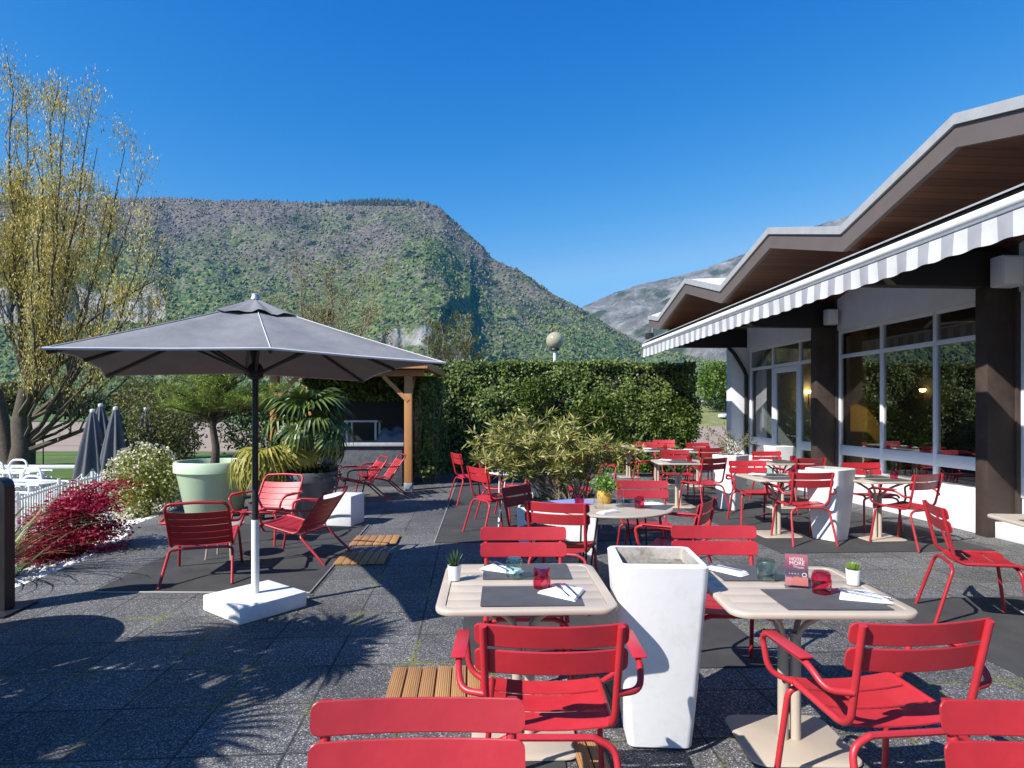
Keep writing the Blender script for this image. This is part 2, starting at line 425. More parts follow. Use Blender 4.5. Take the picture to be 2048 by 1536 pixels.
class MB:
    def __init__(s):
        s.v = []; s.f = []; s.mi = []; s.cur = 0
    def add(s, vs, fs):
        o = len(s.v)
        s.v.extend(tuple(p) for p in vs)
        for f in fs:
            s.f.append(tuple(o + i for i in f)); s.mi.append(s.cur)
        return s
    def box(s, x0, x1, y0, y1, z0, z1, bev=0.0, xf=None):
        if not bev:
            vs = [(x, y, z) for z in (z0, z1) for y in (y0, y1) for x in (x0, x1)]
            fs = [(0, 2, 3, 1), (4, 5, 7, 6), (0, 1, 5, 4), (2, 6, 7, 3), (0, 4, 6, 2), (1, 3, 7, 5)]
        else:
            bm = bmesh.new()
            bmesh.ops.create_cube(bm, size=1)
            bmesh.ops.scale(bm, vec=(x1 - x0, y1 - y0, z1 - z0), verts=bm.verts)
            bmesh.ops.translate(bm, vec=((x0 + x1) / 2, (y0 + y1) / 2, (z0 + z1) / 2), verts=bm.verts)
            bmesh.ops.bevel(bm, geom=bm.edges[:], offset=bev, segments=2, affect='EDGES', profile=0.5)
            bm.verts.index_update()
            vs = [v.co.copy() for v in bm.verts]
            fs = [[v.index for v in f.verts] for f in bm.faces]
            bm.free()
        if xf is not None: vs = [xf @ Vector(p) for p in vs]
        return s.add(vs, fs)
    def tube(s, pts, r, n=8, cap=True):
        pts = [Vector(p) for p in pts]
        rs = r if isinstance(r, (list, tuple)) else [r] * len(pts)
        vs = []; up = None
        for i, p in enumerate(pts):
            t = (pts[min(i + 1, len(pts) - 1)] - pts[max(i - 1, 0)])
            t = t.normalized() if t.length > 1e-9 else Vector((0, 0, 1))
            if up is None:
                up = t.orthogonal().normalized()
            else:
                up = (up - t * up.dot(t))
                up = up.normalized() if up.length > 1e-6 else t.orthogonal().normalized()
            q = t.cross(up)
            for k in range(n):
                a = 2 * PI * k / n
                vs.append(p + (up * math.cos(a) + q * math.sin(a)) * rs[i])
        fs = []
        for i in range(len(pts) - 1):
            for k in range(n):
                k2 = (k + 1) % n
                fs.append((i * n + k, i * n + k2, (i + 1) * n + k2, (i + 1) * n + k))
        if cap:
            fs.append(tuple(range(n - 1, -1, -1)))
            fs.append(tuple((len(pts) - 1) * n + k for k in range(n)))
        return s.add(vs, fs)
    def loft(s, loops, cap0=True, cap1=True):
        n = len(loops[0]); vs = [p for l in loops for p in l]; fs = []
        for i in range(len(loops) - 1):
            for k in range(n):
                k2 = (k + 1) % n
                fs.append((i * n + k, i * n + k2, (i + 1) * n + k2, (i + 1) * n + k))
        if cap0: fs.append(tuple(range(n - 1, -1, -1)))
        if cap1: fs.append(tuple((len(loops) - 1) * n + k for k in range(n)))
        return s.add(vs, fs)
    def lathe(s, prof, n=24, cx=0, cy=0, cap0=True, cap1=False, sx=1, sy=1):
        loops = [[(cx + r * sx * math.cos(2 * PI * k / n), cy + r * sy * math.sin(2 * PI * k / n), z) for k in range(n)] for r, z in prof]
        return s.loft(loops, cap0, cap1)
    def prism(s, poly, z0, z1):
        return s.loft([[(x, y, z0) for x, y in poly], [(x, y, z1) for x, y in poly]])
    def build(s, name, m, parent=None, smooth=True, ang=38, loc=None, rotz=None):
        me = bpy.data.meshes.new(name)
        me.from_pydata(s.v, [], s.f)
        ms = m if isinstance(m, (list, tuple)) else [m]
        for x in ms: me.materials.append(x)
        if len(ms) > 1: me.polygons.foreach_set('material_index', s.mi)
        if smooth:
            me.polygons.foreach_set('use_smooth', [True] * len(me.polygons))
            me.set_sharp_from_angle(angle=R(ang))
        me.update()
        o = bpy.data.objects.new(name, me)
        COL.objects.link(o)
        if parent: o.parent = parent
        if loc: o.location = loc
        if rotz is not None: o.rotation_euler = (0, 0, rotz)
        return o

def tag(o, label, cat, group=None, kind=None):
    if label: o['label'] = label
    if cat: o['category'] = cat
    if group: o['group'] = group
    if kind: o['kind'] = kind
    return o

def thing(name, label, cat, loc=(0, 0, 0), rotz=0.0, group=None):
    o = bpy.data.objects.new(name, None)
    o.empty_display_size = 0.2
    COL.objects.link(o)
    o.location = loc
    o.rotation_euler = (0, 0, rotz)
    return tag(o, label, cat, group)

def dup(root, loc, rotz, label=None, group=None, scale=None):
    r = root.copy(); COL.objects.link(r)
    r.location = loc; r.rotation_euler = (0, 0, rotz)
    if label: r['label'] = label
    if group: r['group'] = group
    if scale: r.scale = scale
    def rec(src, dst):
        for ch in list(src.children):
            c = ch.copy(); COL.objects.link(c); c.parent = dst
            rec(ch, c)
    rec(root, r)
    return r

def struct(o, label=None, cat=None):
    o['kind'] = 'structure'
    if label: tag(o, label, cat)
    return o

def np_mesh(name, verts, faces, m, parent=None, smooth=False):
    me = bpy.data.meshes.new(name)
    nv, nf, k = len(verts), len(faces), faces.shape[1]
    me.vertices.add(nv); me.loops.add(nf * k); me.polygons.add(nf)
    me.vertices.foreach_set('co', verts.astype(np.float32).ravel())
    me.loops.foreach_set('vertex_index', faces.astype(np.int32).ravel())
    me.polygons.foreach_set('loop_start', np.arange(0, nf * k, k, dtype=np.int32))
    if smooth: me.polygons.foreach_set('use_smooth', np.ones(nf, dtype=bool))
    me.update(calc_edges=True)
    me.validate()
    if m: me.materials.append(m)
    o = bpy.data.objects.new(name, me); COL.objects.link(o)
    if parent: o.parent = parent
    return o

def unit(a):
    return a / np.maximum(np.linalg.norm(a, axis=1, keepdims=True), 1e-9)

def leaf_geo(c, d, L, W, nrm=None, fold=0.0):
    """rhombic leaves: base c, long axis d, length L, width W; nrm steers the face normal"""
    n = len(c)
    d = unit(d)
    ref = RNG.normal(size=(n, 3)) if nrm is None else nrm
    w = unit(np.cross(d, ref))
    nn = np.cross(w, d)
    L = np.broadcast_to(np.asarray(L, float), (n,))[:, None]
    W = np.broadcast_to(np.asarray(W, float), (n,))[:, None]
    v = np.stack([c, c + d * L * .45 + w * W * .5 + nn * L * fold, c + d * L, c + d * L * .45 - w * W * .5 + nn * L * fold], axis=1).reshape(-1, 3)
    f = np.arange(n * 4).reshape(n, 4)
    return v, f

def leaves(name, c, d, L, W, m, parent=None, nrm=None, fold=0.0):
    v, f = leaf_geo(np.asarray(c, float), np.asarray(d, float), L, W, nrm, fold)
    return np_mesh(name, v, f, m, parent)

def rnd_dirs(n, up=0.0):
    d = RNG.normal(size=(n, 3)); d[:, 2] += up
    return unit(d)

def vnoise(x, y, seed=0):
    """smooth value noise on arrays"""
    g = np.random.default_rng(seed).random((256, 256))
    xi, yi = np.floor(x).astype(int), np.floor(y).astype(int)
    fx, fy = x - xi, y - yi
    fx = fx * fx * (3 - 2 * fx); fy = fy * fy * (3 - 2 * fy)
    a = g[xi % 256, yi % 256]; b = g[(xi + 1) % 256, yi % 256]
    c = g[xi % 256, (yi + 1) % 256]; d = g[(xi + 1) % 256, (yi + 1) % 256]
    return (a * (1 - fx) + b * fx) * (1 - fy) + (c * (1 - fx) + d * fx) * fy

def fbm(x, y, seed=0, oct=5):
    s = 0; a = 1; t = 0
    for i in range(oct):
        s = s + a * vnoise(x * 2 ** i + 17.3 * i, y * 2 ** i + 9.1 * i, seed + i); t += a; a *= .5
    return s / t

def at(px, py, Y):
    """the point at depth Y seen at a measured place of the 2048 px wide photograph"""
    return Vector(((px - 1024) / 1240 * Y, Y, 1.6 + (820 - py) / 1240 * Y))

BROT = math.atan(0.0676)             # the building and the slabs are turned by this much
def bl(a, b, z=0.0):
    c, s = math.cos(BROT), math.sin(BROT)
    return Vector((a * c - b * s, a * s + b * c, z))

# ------------------------------------------------------------------ the setting: ground
LOW = -0.6
gm = mat('meadow_grass', (0.045, 0.085, 0.012), 0.9, 0.3, 0.35, 0.8, 8, col2=(0.11, 0.17, 0.02))
mb = MB(); mb.add([(-9000, -3000, 0), (9000, -3000, 0), (9000, 12000, 0), (-9000, 12000, 0)], [(0, 1, 2, 3)])
struct(mb.build('ground', gm, loc=(0, 0, LOW)), 'flat green meadow of the valley floor around the terrace', 'ground')

fm_ = wood_mat('ploughed_field', (0.27, 0.20, 0.15), (0.40, 0.31, 0.24), 0.8, 1, 0.95, 0.12)
mb = MB(); mb.add([(-70, 34, 0), (48, 31, 0), (75, 66, 0), (50, 108, 0), (-110, 112, 0)], [(0, 1, 2, 3, 4)])
struct(mb.build('ploughed_field', fm_, loc=(0, 0, LOW + .006)), 'pale brown ploughed field behind the terrace', 'field')

# terrace: a raised slab with an edge towards the garden
poly = [(-4.0, -8), (14, -8), (14, 19), (-6.6, 19), (-6.6, 12.0), (-4.75, 10.6), (-4.68, 9.0), (-4.35, 8.2), (-4.1, 7.0)]
mb = MB(); mb.prism(poly, LOW - .05, 0)
struct(mb.build('terrace', M['paving'], rotz=BROT, smooth=False), 'dark speckled slab paving of the terrace with mossy joints', 'terrace')

# gravel bank along the terrace edge, sloping down to the pool garden
bm_ = mat('bank_soil', (0.30, 0.27, 0.23), 0.95, 0.3, 20, 0.8, 40, col2=(0.46, 0.43, 0.38))
mb = MB()
edge = [(-4.0, 0.0), (-4.02, 4.0), (-4.1, 7.0), (-4.35, 8.2), (-4.68, 9.0), (-4.75, 10.6), (-6.6, 12.0), (-6.6, 14)]
vs = []
for i, (a, b) in enumerate(edge):
    w1, w2 = (0.55, 1.5) if i < 3 else (0.6, 1.4)
    vs += [bl(a + .02, b, -.03), bl(a - w1, b + (.3 if i == 5 else 0), -.10), bl(a - w2, b + (.6 if i == 5 else 0), LOW + .02)]
mb.add(vs, [(i * 3 + k, i * 3 + k + 1, i * 3 + k + 4, i * 3 + k + 3) for i in range(len(edge) - 1) for k in (0, 1)])
struct(mb.build('gravel_bank', bm_), 'earth bank falling from the terrace edge to the lawn', 'bank')
pm_ = leaf_mat('white_pebbles', [(0.42, 0.40, 0.36), (0.72, 0.70, 0.66), (0.80, 0.78, 0.75)], 0.8, 0.0)
mb = MB()
bmi = bmesh.new(); bmesh.ops.create_icosphere(bmi, subdivisions=1, radius=1)
iv = [v.co.copy() for v in bmi.verts]; iff = [[v.index for v in f.verts] for f in bmi.faces]; bmi.free()
random.seed(3)
for i in range(2600):
    b = random.uniform(1.5, 9.9)
    a0 = float(np.interp(b, [e[1] for e in edge], [e[0] for e in edge]))
    q = random.random()
    a = a0 - .02 - q * (.62 if b < 8.2 else .5)
    z = -.03 - .09 * q + random.uniform(0, .015)
    s = random.uniform(.016, .040)
    rot = Matrix.Rotation(random.uniform(0, 6.3), 3, 'Z') @ Matrix.Rotation(random.uniform(0, 1), 3, 'X')
    sc = Vector((s * random.uniform(1, 1.7), s, s * random.uniform(.5, .8)))
    c = bl(a, b, z)
    mb.add([c + rot @ Vector((v.x * sc.x * random.uniform(.85, 1.1), v.y * sc.y, v.z * sc.z)) for v in iv], iff)
tag(mb.build('pebbles', pm_, ang=60), 'loose white pebbles strewn along the terrace edge', 'pebbles', kind='stuff')

# grassy bank and lane seen through the gap right of the hedge
gb = mat('dry_bank_grass', (0.10, 0.13, 0.03), 0.95, 0.3, 0.6, 0.8, 6, col2=(0.26, 0.25, 0.09))
mb = MB()
mb.add([(10, 84, LOW), (70, 84, LOW), (70, 102, 1.4), (10, 102, 1.4), (70, 116, 3.1), (10, 116, 3.1), (10, 160, 3.1), (70, 160, 3.1)],
       [(0, 1, 2, 3), (3, 2, 4, 5), (5, 4, 7, 6)])
struct(mb.build('grass_bank', gb), 'sunlit dry grass slope beyond the field', 'bank')
rd = mat('pale_lane', (0.55, 0.54, 0.51), 0.9, 0.06, 0.3)
mb = MB(); mb.add([(10, 90.6, .02), (70, 90.6, .02), (70, 94.4, .44), (10, 94.4, .44)], [(0, 1, 2, 3)])
struct(mb.build('lane', rd, loc=(0, 0, 0.03)), 'pale lane crossing the grass slope', 'lane')
mb = MB(); mb.box(10, 70, 116.2, 116.6, 3.0, 3.35)
tag(mb.build('low_wall', M['wall_white']), 'long low white wall at the top of the grass slope', 'wall')

# ------------------------------------------------------------------ mountains
def mountain_mat(name, kind):
    m = bpy.data.materials.new(name); m.use_nodes = True
    nt = m.node_tree; L = nt.links.new
    b = nt.nodes['Principled BSDF']; b.inputs['Roughness'].default_value = 0.95
    b.inputs['Specular IOR Level'].default_value = 0.1
    tc = nd(nt, 'ShaderNodeTexCoord')
    def noise(scale, det=5, rough=.6):
        n = nd(nt, 'ShaderNodeTexNoise'); n.inputs['Scale'].default_value = scale
        n.inputs['Detail'].default_value = det; n.inputs['Roughness'].default_value = rough
        L(tc.outputs['Object'], n.inputs['Vector']); return n.outputs['Fac']
    def ramp(fac, stops):
        r = nd(nt, 'ShaderNodeValToRGB'); e = r.color_ramp.elements
        e[0].position, e[0].color = stops[0][0], (*stops[0][1], 1)
        e[1].position, e[1].color = stops[-1][0], (*stops[-1][1], 1)
        for p, c in stops[1:-1]:
            x = e.new(p); x.color = (*c, 1)
        L(fac, r.inputs['Fac']); return r.outputs['Color']
    def mixc(f, a, c, blend='MIX'):
        x = nd(nt, 'ShaderNodeMix', data_type='RGBA'); x.blend_type = blend
        if isinstance(f, (int, float)): x.inputs['Factor'].default_value = f
        else: L(f, x.inputs['Factor'])
        for k, v in (('A', a), ('B', c)):
            if isinstance(v, tuple): x.inputs[k].default_value = (*v, 1)
            else: L(v, x.inputs[k])
        return x.outputs['Result']
    vo = nd(nt, 'ShaderNodeTexVoronoi'); vo.inputs['Scale'].default_value = 1 / 8.5
    L(tc.outputs['Object'], vo.inputs['Vector'])
    cs = nd(nt, 'ShaderNodeSeparateColor'); L(vo.outputs['Color'], cs.inputs[0])
    if kind == 'forest':
        bare = ramp(cs.outputs[0], [(0, (0.08, 0.066, 0.056)), (.5, (0.135, 0.115, 0.095)), (1, (0.195, 0.17, 0.14))])
        green = ramp(cs.outputs[1], [(0, (0.02, 0.045, 0.016)), (.35, (0.06, 0.095, 0.03)), (.7, (0.105, 0.145, 0.045)), (1, (0.19, 0.21, 0.09))])
        ga = nd(nt, 'ShaderNodeAttribute', attribute_name='green')
        n1 = nd(nt, 'ShaderNodeMath', operation='ADD'); L(ga.outputs['Fac'], n1.inputs[0])
        n2 = nd(nt, 'ShaderNodeMath', operation='MULTIPLY_ADD'); L(cs.outputs[2], n2.inputs[0]); n2.inputs[1].default_value = .7; n2.inputs[2].default_value = -.35
        L(n2.outputs[0], n1.inputs[1])
        gr = nd(nt, 'ShaderNodeMapRange'); gr.inputs['From Min'].default_value = .36; gr.inputs['From Max'].default_value = .64
        L(n1.outputs[0], gr.inputs['Value'])
        c = mixc(gr.outputs[0], bare, green)
        con = nd(nt, 'ShaderNodeMapRange'); con.inputs['From Min'].default_value = .58; con.inputs['From Max'].default_value = .62
        L(noise(1 / 75, 6, .7), con.inputs['Value'])
        c = mixc(con.outputs[0], c, (0.014, 0.028, 0.014))
        ra = nd(nt, 'ShaderNodeAttribute', attribute_name='rock')
        rk = ramp(noise(1 / 25, 6, .7), [(.3, (0.16, 0.15, 0.13)), (.55, (0.30, 0.29, 0.27)), (.75, (0.42, 0.405, 0.38))])
        rs = nd(nt, 'ShaderNodeMapRange'); rs.inputs['From Min'].default_value = .45; rs.inputs['From Max'].default_value = .6
        r2 = nd(nt, 'ShaderNodeMath', operation='MULTIPLY_ADD'); L(noise(1 / 40, 4), r2.inputs[0]); r2.inputs[1].default_value = .9; r2.inputs[2].default_value = -.45
        r3 = nd(nt, 'ShaderNodeMath', operation='ADD'); L(ra.outputs['Fac'], r3.inputs[0]); L(r2.outputs[0], r3.inputs[1])
        L(r3.outputs[0], rs.inputs['Value'])
        c = mixc(rs.outputs[0], c, rk)
    else:
        c = ramp(noise(1 / 90, 8, .75), [(.3, (0.07, 0.065, 0.055)), (.5, (0.16, 0.15, 0.135)), (.7, (0.34, 0.33, 0.31))])
        g = nd(nt, 'ShaderNodeMapRange'); g.inputs['From Min'].default_value = .52; g.inputs['From Max'].default_value = .62
        L(noise(1 / 200, 6), g.inputs['Value'])
        c = mixc(g.outputs[0], c, (0.05, 0.06, 0.03))
    L(c, b.inputs['Base Color'])
    bp = nd(nt, 'ShaderNodeBump'); bp.inputs['Strength'].default_value = .6; bp.inputs['Distance'].default_value = 4
    inv = nd(nt, 'ShaderNodeMath', operation='SUBTRACT'); inv.inputs[0].default_value = 1
    L(vo.outputs['Distance'], inv.inputs[1]); L(inv.outputs[0], bp.inputs['Height'])
    L(bp.outputs[0], b.inputs['Normal'])
    return m

TERR = {}
def terrain(name, xs, sky_y, crest, foot, nx, nt_, seed, kind, feat=None, amp=1.0, t1=1.25):
    px = np.linspace(xs[0], xs[-1], nx)
    u = (px - 1024) / 1240
    e = (820 - np.interp(px, xs, sky_y)) / 1240
    yc = np.interp(px, xs, crest)
    t = np.concatenate([np.linspace(0, 1, nt_), np.linspace(1, t1, 24)[1:]])
    T, U = np.meshgrid(t, u, indexing='ij')
    PX = np.broadcast_to(px, T.shape)
    E = np.broadcast_to(e, T.shape); YC = np.broadcast_to(yc, T.shape)
    Y = foot + T * (YC - foot)
    X = U * Y
    p = np.minimum(T, 1)
    rock = np.zeros_like(T)
    if feat:
        p, rock = feat(p, PX, T)
    Z = p * (E * YC + 1.6) - np.maximum(T - 1, 0) * YC * .35
    env = np.clip(np.minimum(T * 6, (1 - T) * 7), 0, 1)
    gul = np.abs(fbm(X / 330 + Y / 900, Y / 700, seed, 4) - .5) * 2
    Z = Z + env * amp * ((fbm(X / 420, Y / 420, seed + 20, 5) - .5) * 190 - (1 - gul) * 62 + 45)
    crown = (vnoise(X / 9, Y / 9, seed + 40) - .5) * 6 + (vnoise(X / 5, Y / 7, seed + 41) - .5) * 3.5
    Z = Z + crown * (1 if kind == 'forest' else .7) * np.where(rock > .4, .4, 1)
    Z = Z + LOW - 6 * (T == 0)
    green = 1.18 - .95 * Z / 720 + (fbm(X / 240, Y / 240, seed + 60, 4) - .5) * 1.1
    v = np.stack([X, Y, Z], -1).reshape(-1, 3)
    h, w = T.shape
    i = np.arange(h * w).reshape(h, w)
    f = np.stack([i[:-1, :-1], i[:-1, 1:], i[1:, 1:], i[1:, :-1]], -1).reshape(-1, 4)
    o = np_mesh(name, v, f, mountain_mat(name + '_surface', kind), smooth=False)
    TERR[name] = (X, Y, Z, T, green, rock)
    for nm, arr in (('green', green), ('rock', rock)):
        at_ = o.data.attributes.new(nm, 'FLOAT', 'POINT')
        at_.data.foreach_set('value', arr.astype(np.float32).ravel())
    return o, (px, u, e, yc)

def ss(a, b, x):
    t = np.clip((x - a) / (b - a), 0, 1)
    return t * t * (3 - 2 * t)

def main_feat(p, PX, T):
    w = (fbm(PX / 40, T * 0 + 3, 91, 4) - .5)
    # pale cliff band behind the left tree
    t0 = .33 + .05 * w + .00022 * (PX - 200)
    A = .075 * ss(-80, 20, PX) * ss(350, 290, PX)
    st = ss(t0 - .014, t0 + .014, T)
    p1 = p * (1 - A) + A * st - A * ss(.8, 1, T) * 0
    rock = ss(.0, .03, A) * .7 * (ss(t0 - .07, t0 - .015, T) * ss(t0 + .06, t0 + .01, T))
    # second band above the hedge, ending in a spur that falls off to the right
    t2 = .16 + .04 * w
    A2 = .05 * ss(700, 780, PX) * ss(948, 940, PX)
    p1 = p1 * (1 - A2) + A2 * ss(t2 - .012, t2 + .012, T)
    rock = np.maximum(rock, ss(.01, .05, A2) * ss(t2 - .035, t2 - .01, T) * ss(t2 + .03, t2, T) * .56)
    ue = 968 - 90 * ss(.75, .1, T) + 14 * w
    spur = .035 * ss(ue, ue - 12, PX) * ss(620, 860, PX) * ss(.05, .14, T) * ss(.72, .45, T)
    p1 = p1 + spur
    rock = np.maximum(rock, .55 * ss(660, 700, PX) * ss(770, 720, PX) * ss(.07, .10, T) * ss(.15, .12, T))
    return p1, rock

XS = [-420, 0, 100, 200, 290, 330, 430, 520, 640, 700, 760, 850, 885, 920, 965, 985, 1050, 1110, 1165, 1220, 1290, 1400, 1500, 1750]
SY = [402, 393, 398, 394, 397, 393, 402, 401, 405, 402, 399, 403, 419, 452, 492, 517, 552, 590, 617, 652, 690, 716, 735, 770]
CR = [2600] * 12 + [2580, 2560, 2540, 2520, 2480, 2440, 2400, 2350, 2300, 2200, 2100, 1900]
mt, mdat = terrain('mountain', XS, SY, CR, 1150, 900, 300, 5, 'forest', main_feat)
struct(mt, 'wooded mountain with a flat crest and pale cliffs, purple grey above and green below', 'mountain')
mt2, _ = terrain('far_mountain', [1020, 1100, 1165, 1230, 1300, 1400, 1500, 1620, 1800, 2100], [700, 660, 613, 585, 566, 540, 503, 455, 400, 380],
                 [3900] * 10, 1900, 420, 160, 77, 'rock', amp=1.5)
struct(mt2, 'distant bare grey rocky mountain slope rising to the right behind the roof', 'mountain')

# dark conifers along the crest of the mountain: a far wood
px_, u_, e_, yc_ = mdat
cv = []; cf = []
for i in range(520):
    if random.random() < .55: px = random.gauss(745, 55)
    elif random.random() < .5: px = random.uniform(420, 860)
    else: px = random.uniform(-100, 985)
    u = (px - 1024) / 1240; Y = float(np.interp(px, px_, yc_)) * random.uniform(.975, 1.0)
    yc = float(np.interp(px, px_, yc_)); z = (Y - 1150) / (yc - 1150) * (float(np.interp(px, px_, e_)) * yc + 1.6) - 6
    h = random.uniform(10, 22); r = h * random.uniform(.16, .24); o = len(cv)
    for k in range(6):
        cv.append((u * Y + r * math.cos(k * PI / 3), Y + r * math.sin(k * PI / 3), z))
    cv.append((u * Y, Y, z + h))
    cf += [(o + k, o + (k + 1) % 6, o + 6) for k in range(6)]
o = np_mesh('conifer_wood', np.array(cv), np.array(cf), leaf_mat('dark_conifers', [(0.012, 0.022, 0.012), (0.03, 0.045, 0.022)], .9, 0))
tag(o, 'far off dark conifers standing along the mountain crest', 'wood', kind='stuff')

# single tree crowns standing all over the slope: a far wood
X_, Y_, Z_, T_, G_, K_ = (a.ravel() for a in TERR['mountain'])
ok = np.where((T_ > .01) & (T_ < 1.0) & (K_ < .3))[0]
pick = RNG.choice(ok, 20000, replace=False)
n = len(pick)
gr_ = np.clip(G_[pick] + RNG.normal(0, .30, n), 0, 1) > .5
ctr = np.stack([X_[pick], Y_[pick], Z_[pick] - 2.0], 1)
rad = 1.4 + 3.4 * RNG.random(n) ** 1.8; hh = rad * RNG.uniform(1.7, 2.8, n) + 1.5
ang = np.arange(5) * 2 * PI / 5
V = np.empty((n, 12, 3))
for ring, (zr, rr) in enumerate(((.30, 1.0), (.68, .78))):
    for k in range(5):
        j = rad * rr * RNG.uniform(.75, 1.25, n)
        V[:, ring * 5 + k] = ctr + np.stack([j * math.cos(ang[k] + ring * .6), j * math.sin(ang[k] + ring * .6), hh * zr * RNG.uniform(.9, 1.1, n)], 1)
V[:, 10] = ctr; V[:, 11] = ctr + np.stack([np.zeros(n), np.zeros(n), hh], 1)
F = []
for k in range(5):
    k2 = (k + 1) % 5
    F += [(10, k2, k), (k, k2, 5 + k), (k2, 5 + k2, 5 + k), (5 + k, 5 + k2, 11)]
F = np.array(F)
for nm, sel, cols, lab in (('green_wood', gr_, [(0.025, 0.045, 0.018), (0.09, 0.115, 0.03), (0.175, 0.19, 0.05), (0.29, 0.27, 0.10)], 'fresh green tree crowns of the wood on the lower mountain slope'),
                      ('bare_wood', ~gr_, [(0.05, 0.06, 0.04), (0.15, 0.12, 0.10), (0.21, 0.175, 0.145), (0.29, 0.25, 0.20)], 'grey brown still bare tree crowns of the wood on the upper mountain slope')):
    v = V[sel].reshape(-1, 3); m_ = sel.sum()
    f = (F[None] + (np.arange(m_) * 12)[:, None, None]).reshape(-1, 3)
    tag(np_mesh(nm, v, f, leaf_mat(nm + '_crowns', cols, .95, .0, .1, 1 / 95)), lab, 'wood', kind='stuff')

# ------------------------------------------------------------------ the restaurant building (local axes: a = away from the terrace, b = along it)
bld = thing('restaurant_building', 'low restaurant building with zigzag roof, dark columns and big white framed windows', 'building', (0, 0, 0), BROT)
WA = 6.92                                   # window plane
CF = 6.47                                   # column face
COLB = [-.35, 3.5, 7.35, 11.2, 14.98]
def bpart(name, m, boxes, parent=None, bev=0.004, label=None):
    mb = MB()
    for b in boxes: mb.box(*b, bev=bev)
    o = mb.build(name, m, parent or bld, ang=30)
    if label: o['label'] = label
    return o
# columns (two faces each, the far one rendered white)
for k, b in enumerate(COLB):
    if k < 4:
        bpart('column', M['dark_brown'], [(CF, WA - .09, b, b + .19, 0, 3.15), (WA - .087, WA + .12, b - .03, b + .22, 0, 3.9)])
    else:
        bpart('column', M['wall_white'], [(CF, WA + .12, b, b + .30, 0, 3.15)], label='white rendered end wall column')
        mb = MB(); mb.tube([(WA - .10, b - .06, 0), (WA - .10, b - .06, 2.45), (WA - .16, b - .06, 2.6), (CF + .04, b - .06, 3.0), (CF - .1, b - .06, 3.14)], .045, 10)
        mb.build('downpipe', M['black_brown'], bld)
    bpart('roof_beam', M['black_brown'], [(4.92, WA + .1, b + .02, b + .20, 3.153, 3.60)])
# windows, one per bay
BAYS = [(3.72, 7.32, False), (7.57, 11.17, False), (11.42, 14.86, True)]
for (b0, b1, door) in BAYS:
    n = 3
    xs = [b0 + (b1 - b0) * i / n for i in range(n + 1)]
    if door: xs = [b0, 12.55, 13.72, b1]
    w = .07
    mbf = MB()
    a0, a1 = WA - .035, WA + .035
    for x in xs:
        mbf.box(a0, a1, x - w / 2, x + w / 2, .5, 3.08, bev=.005)
    for i in range(n):
        y0, y1 = xs[i] + w / 2, xs[i + 1] - w / 2
        z_h = [(3.02, 3.08), (2.56, 2.63)]
        if not (door and i == 1): z_h += [(.77, .95), (.5, .54)]
        for z0, z1 in z_h: mbf.box(a0 + .003, a1 - .003, y0, y1, z0, z1, bev=.004)
    wf = mbf.build('window', M['frame_white'], bld, ang=30)
    for i in range(n):
        y0, y1 = xs[i] + w / 2, xs[i + 1] - w / 2
        mp_ = MB()
        segs = [(2.63, 3.02)] + ([(.95, 2.56), (.54, .77)] if not (door and i == 1) else [])
        for z0, z1 in segs:
            mp_.add([(WA, y0, z0), (WA, y1, z0), (WA, y1, z1), (WA, y0, z1)], [(0, 1, 2, 3)])
        mp_.build('pane', M['pane'], wf, smooth=False)
    if door:
        y0, y1 = xs[1] + w / 2 + .004, xs[2] - w / 2 - .004
        d = bpart('door', M['frame_white'], [(WA - .03, WA + .03, y0, y0 + .10, .06, 2.55), (WA - .03, WA + .03, y1 - .10, y1, .06, 2.55),
                                            (WA - .027, WA + .027, y0 + .1, y1 - .1, 2.43, 2.55), (WA - .027, WA + .027, y0 + .1, y1 - .1, .06, .26)])
        mp_ = MB(); mp_.add([(WA, y0 + .1, .26), (WA, y1 - .1, .26), (WA, y1 - .1, 2.43), (WA, y0 + .1, 2.43)], [(0, 1, 2, 3)])
        mp_.build('pane', M['pane'], d, smooth=False)
        mb = MB(); mb.tube(fillet([(WA - .03, y0 + .05, 1.05), (WA - .09, y0 + .05, 1.05), (WA - .09, y0 + .19, 1.05)], .02), .011, 8)
        mb.build('handle', M['grey_metal'], d)
        bpart('door_step', M['wall_white'], [(CF, WA + .1, y0, y1, 0, .058)])
        bpart('plinth', M['wall_white'], [(CF + .09, WA + .1, b0, y0 - .01, 0, .497)])
        bpart('plinth', M['wall_white'], [(CF + .09, WA + .1, y1 + .01, b1 + .12, 0, .497)])
    else:
        bpart('plinth', M['wall_white'], [(CF + .09, WA + .1, b0 - .15, b1 + .02, 0, .497 if b0 > 5 else .20)])
        if b0 < 5: bpart('plinth', M['frame_white'], [(WA - .02, WA + .1, b0, b1, .203, .497)])
    bpart('spandrel', M['wall_white'], [(WA - .06, WA + .12, b0 - .03, b1 + (.1 if door else .03), 3.083, 4.35)], bev=0)
bpart('wall', M['wall_white'], [(WA + .125, 15, 14.98, 15.28, 0, 4.0)], bev=0, label='white end wall')
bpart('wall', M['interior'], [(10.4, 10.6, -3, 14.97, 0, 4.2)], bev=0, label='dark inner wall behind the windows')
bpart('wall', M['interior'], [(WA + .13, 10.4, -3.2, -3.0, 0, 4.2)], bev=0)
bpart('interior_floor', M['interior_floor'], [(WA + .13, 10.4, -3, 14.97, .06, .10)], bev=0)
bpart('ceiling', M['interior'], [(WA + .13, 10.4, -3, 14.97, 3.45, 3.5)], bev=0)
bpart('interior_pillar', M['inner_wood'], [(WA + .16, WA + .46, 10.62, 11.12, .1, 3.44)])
bpart('interior_wall', M['wall_white'], [(WA + .2, 8.6, 14.6, 14.72, .1, 3.44)], bev=0)

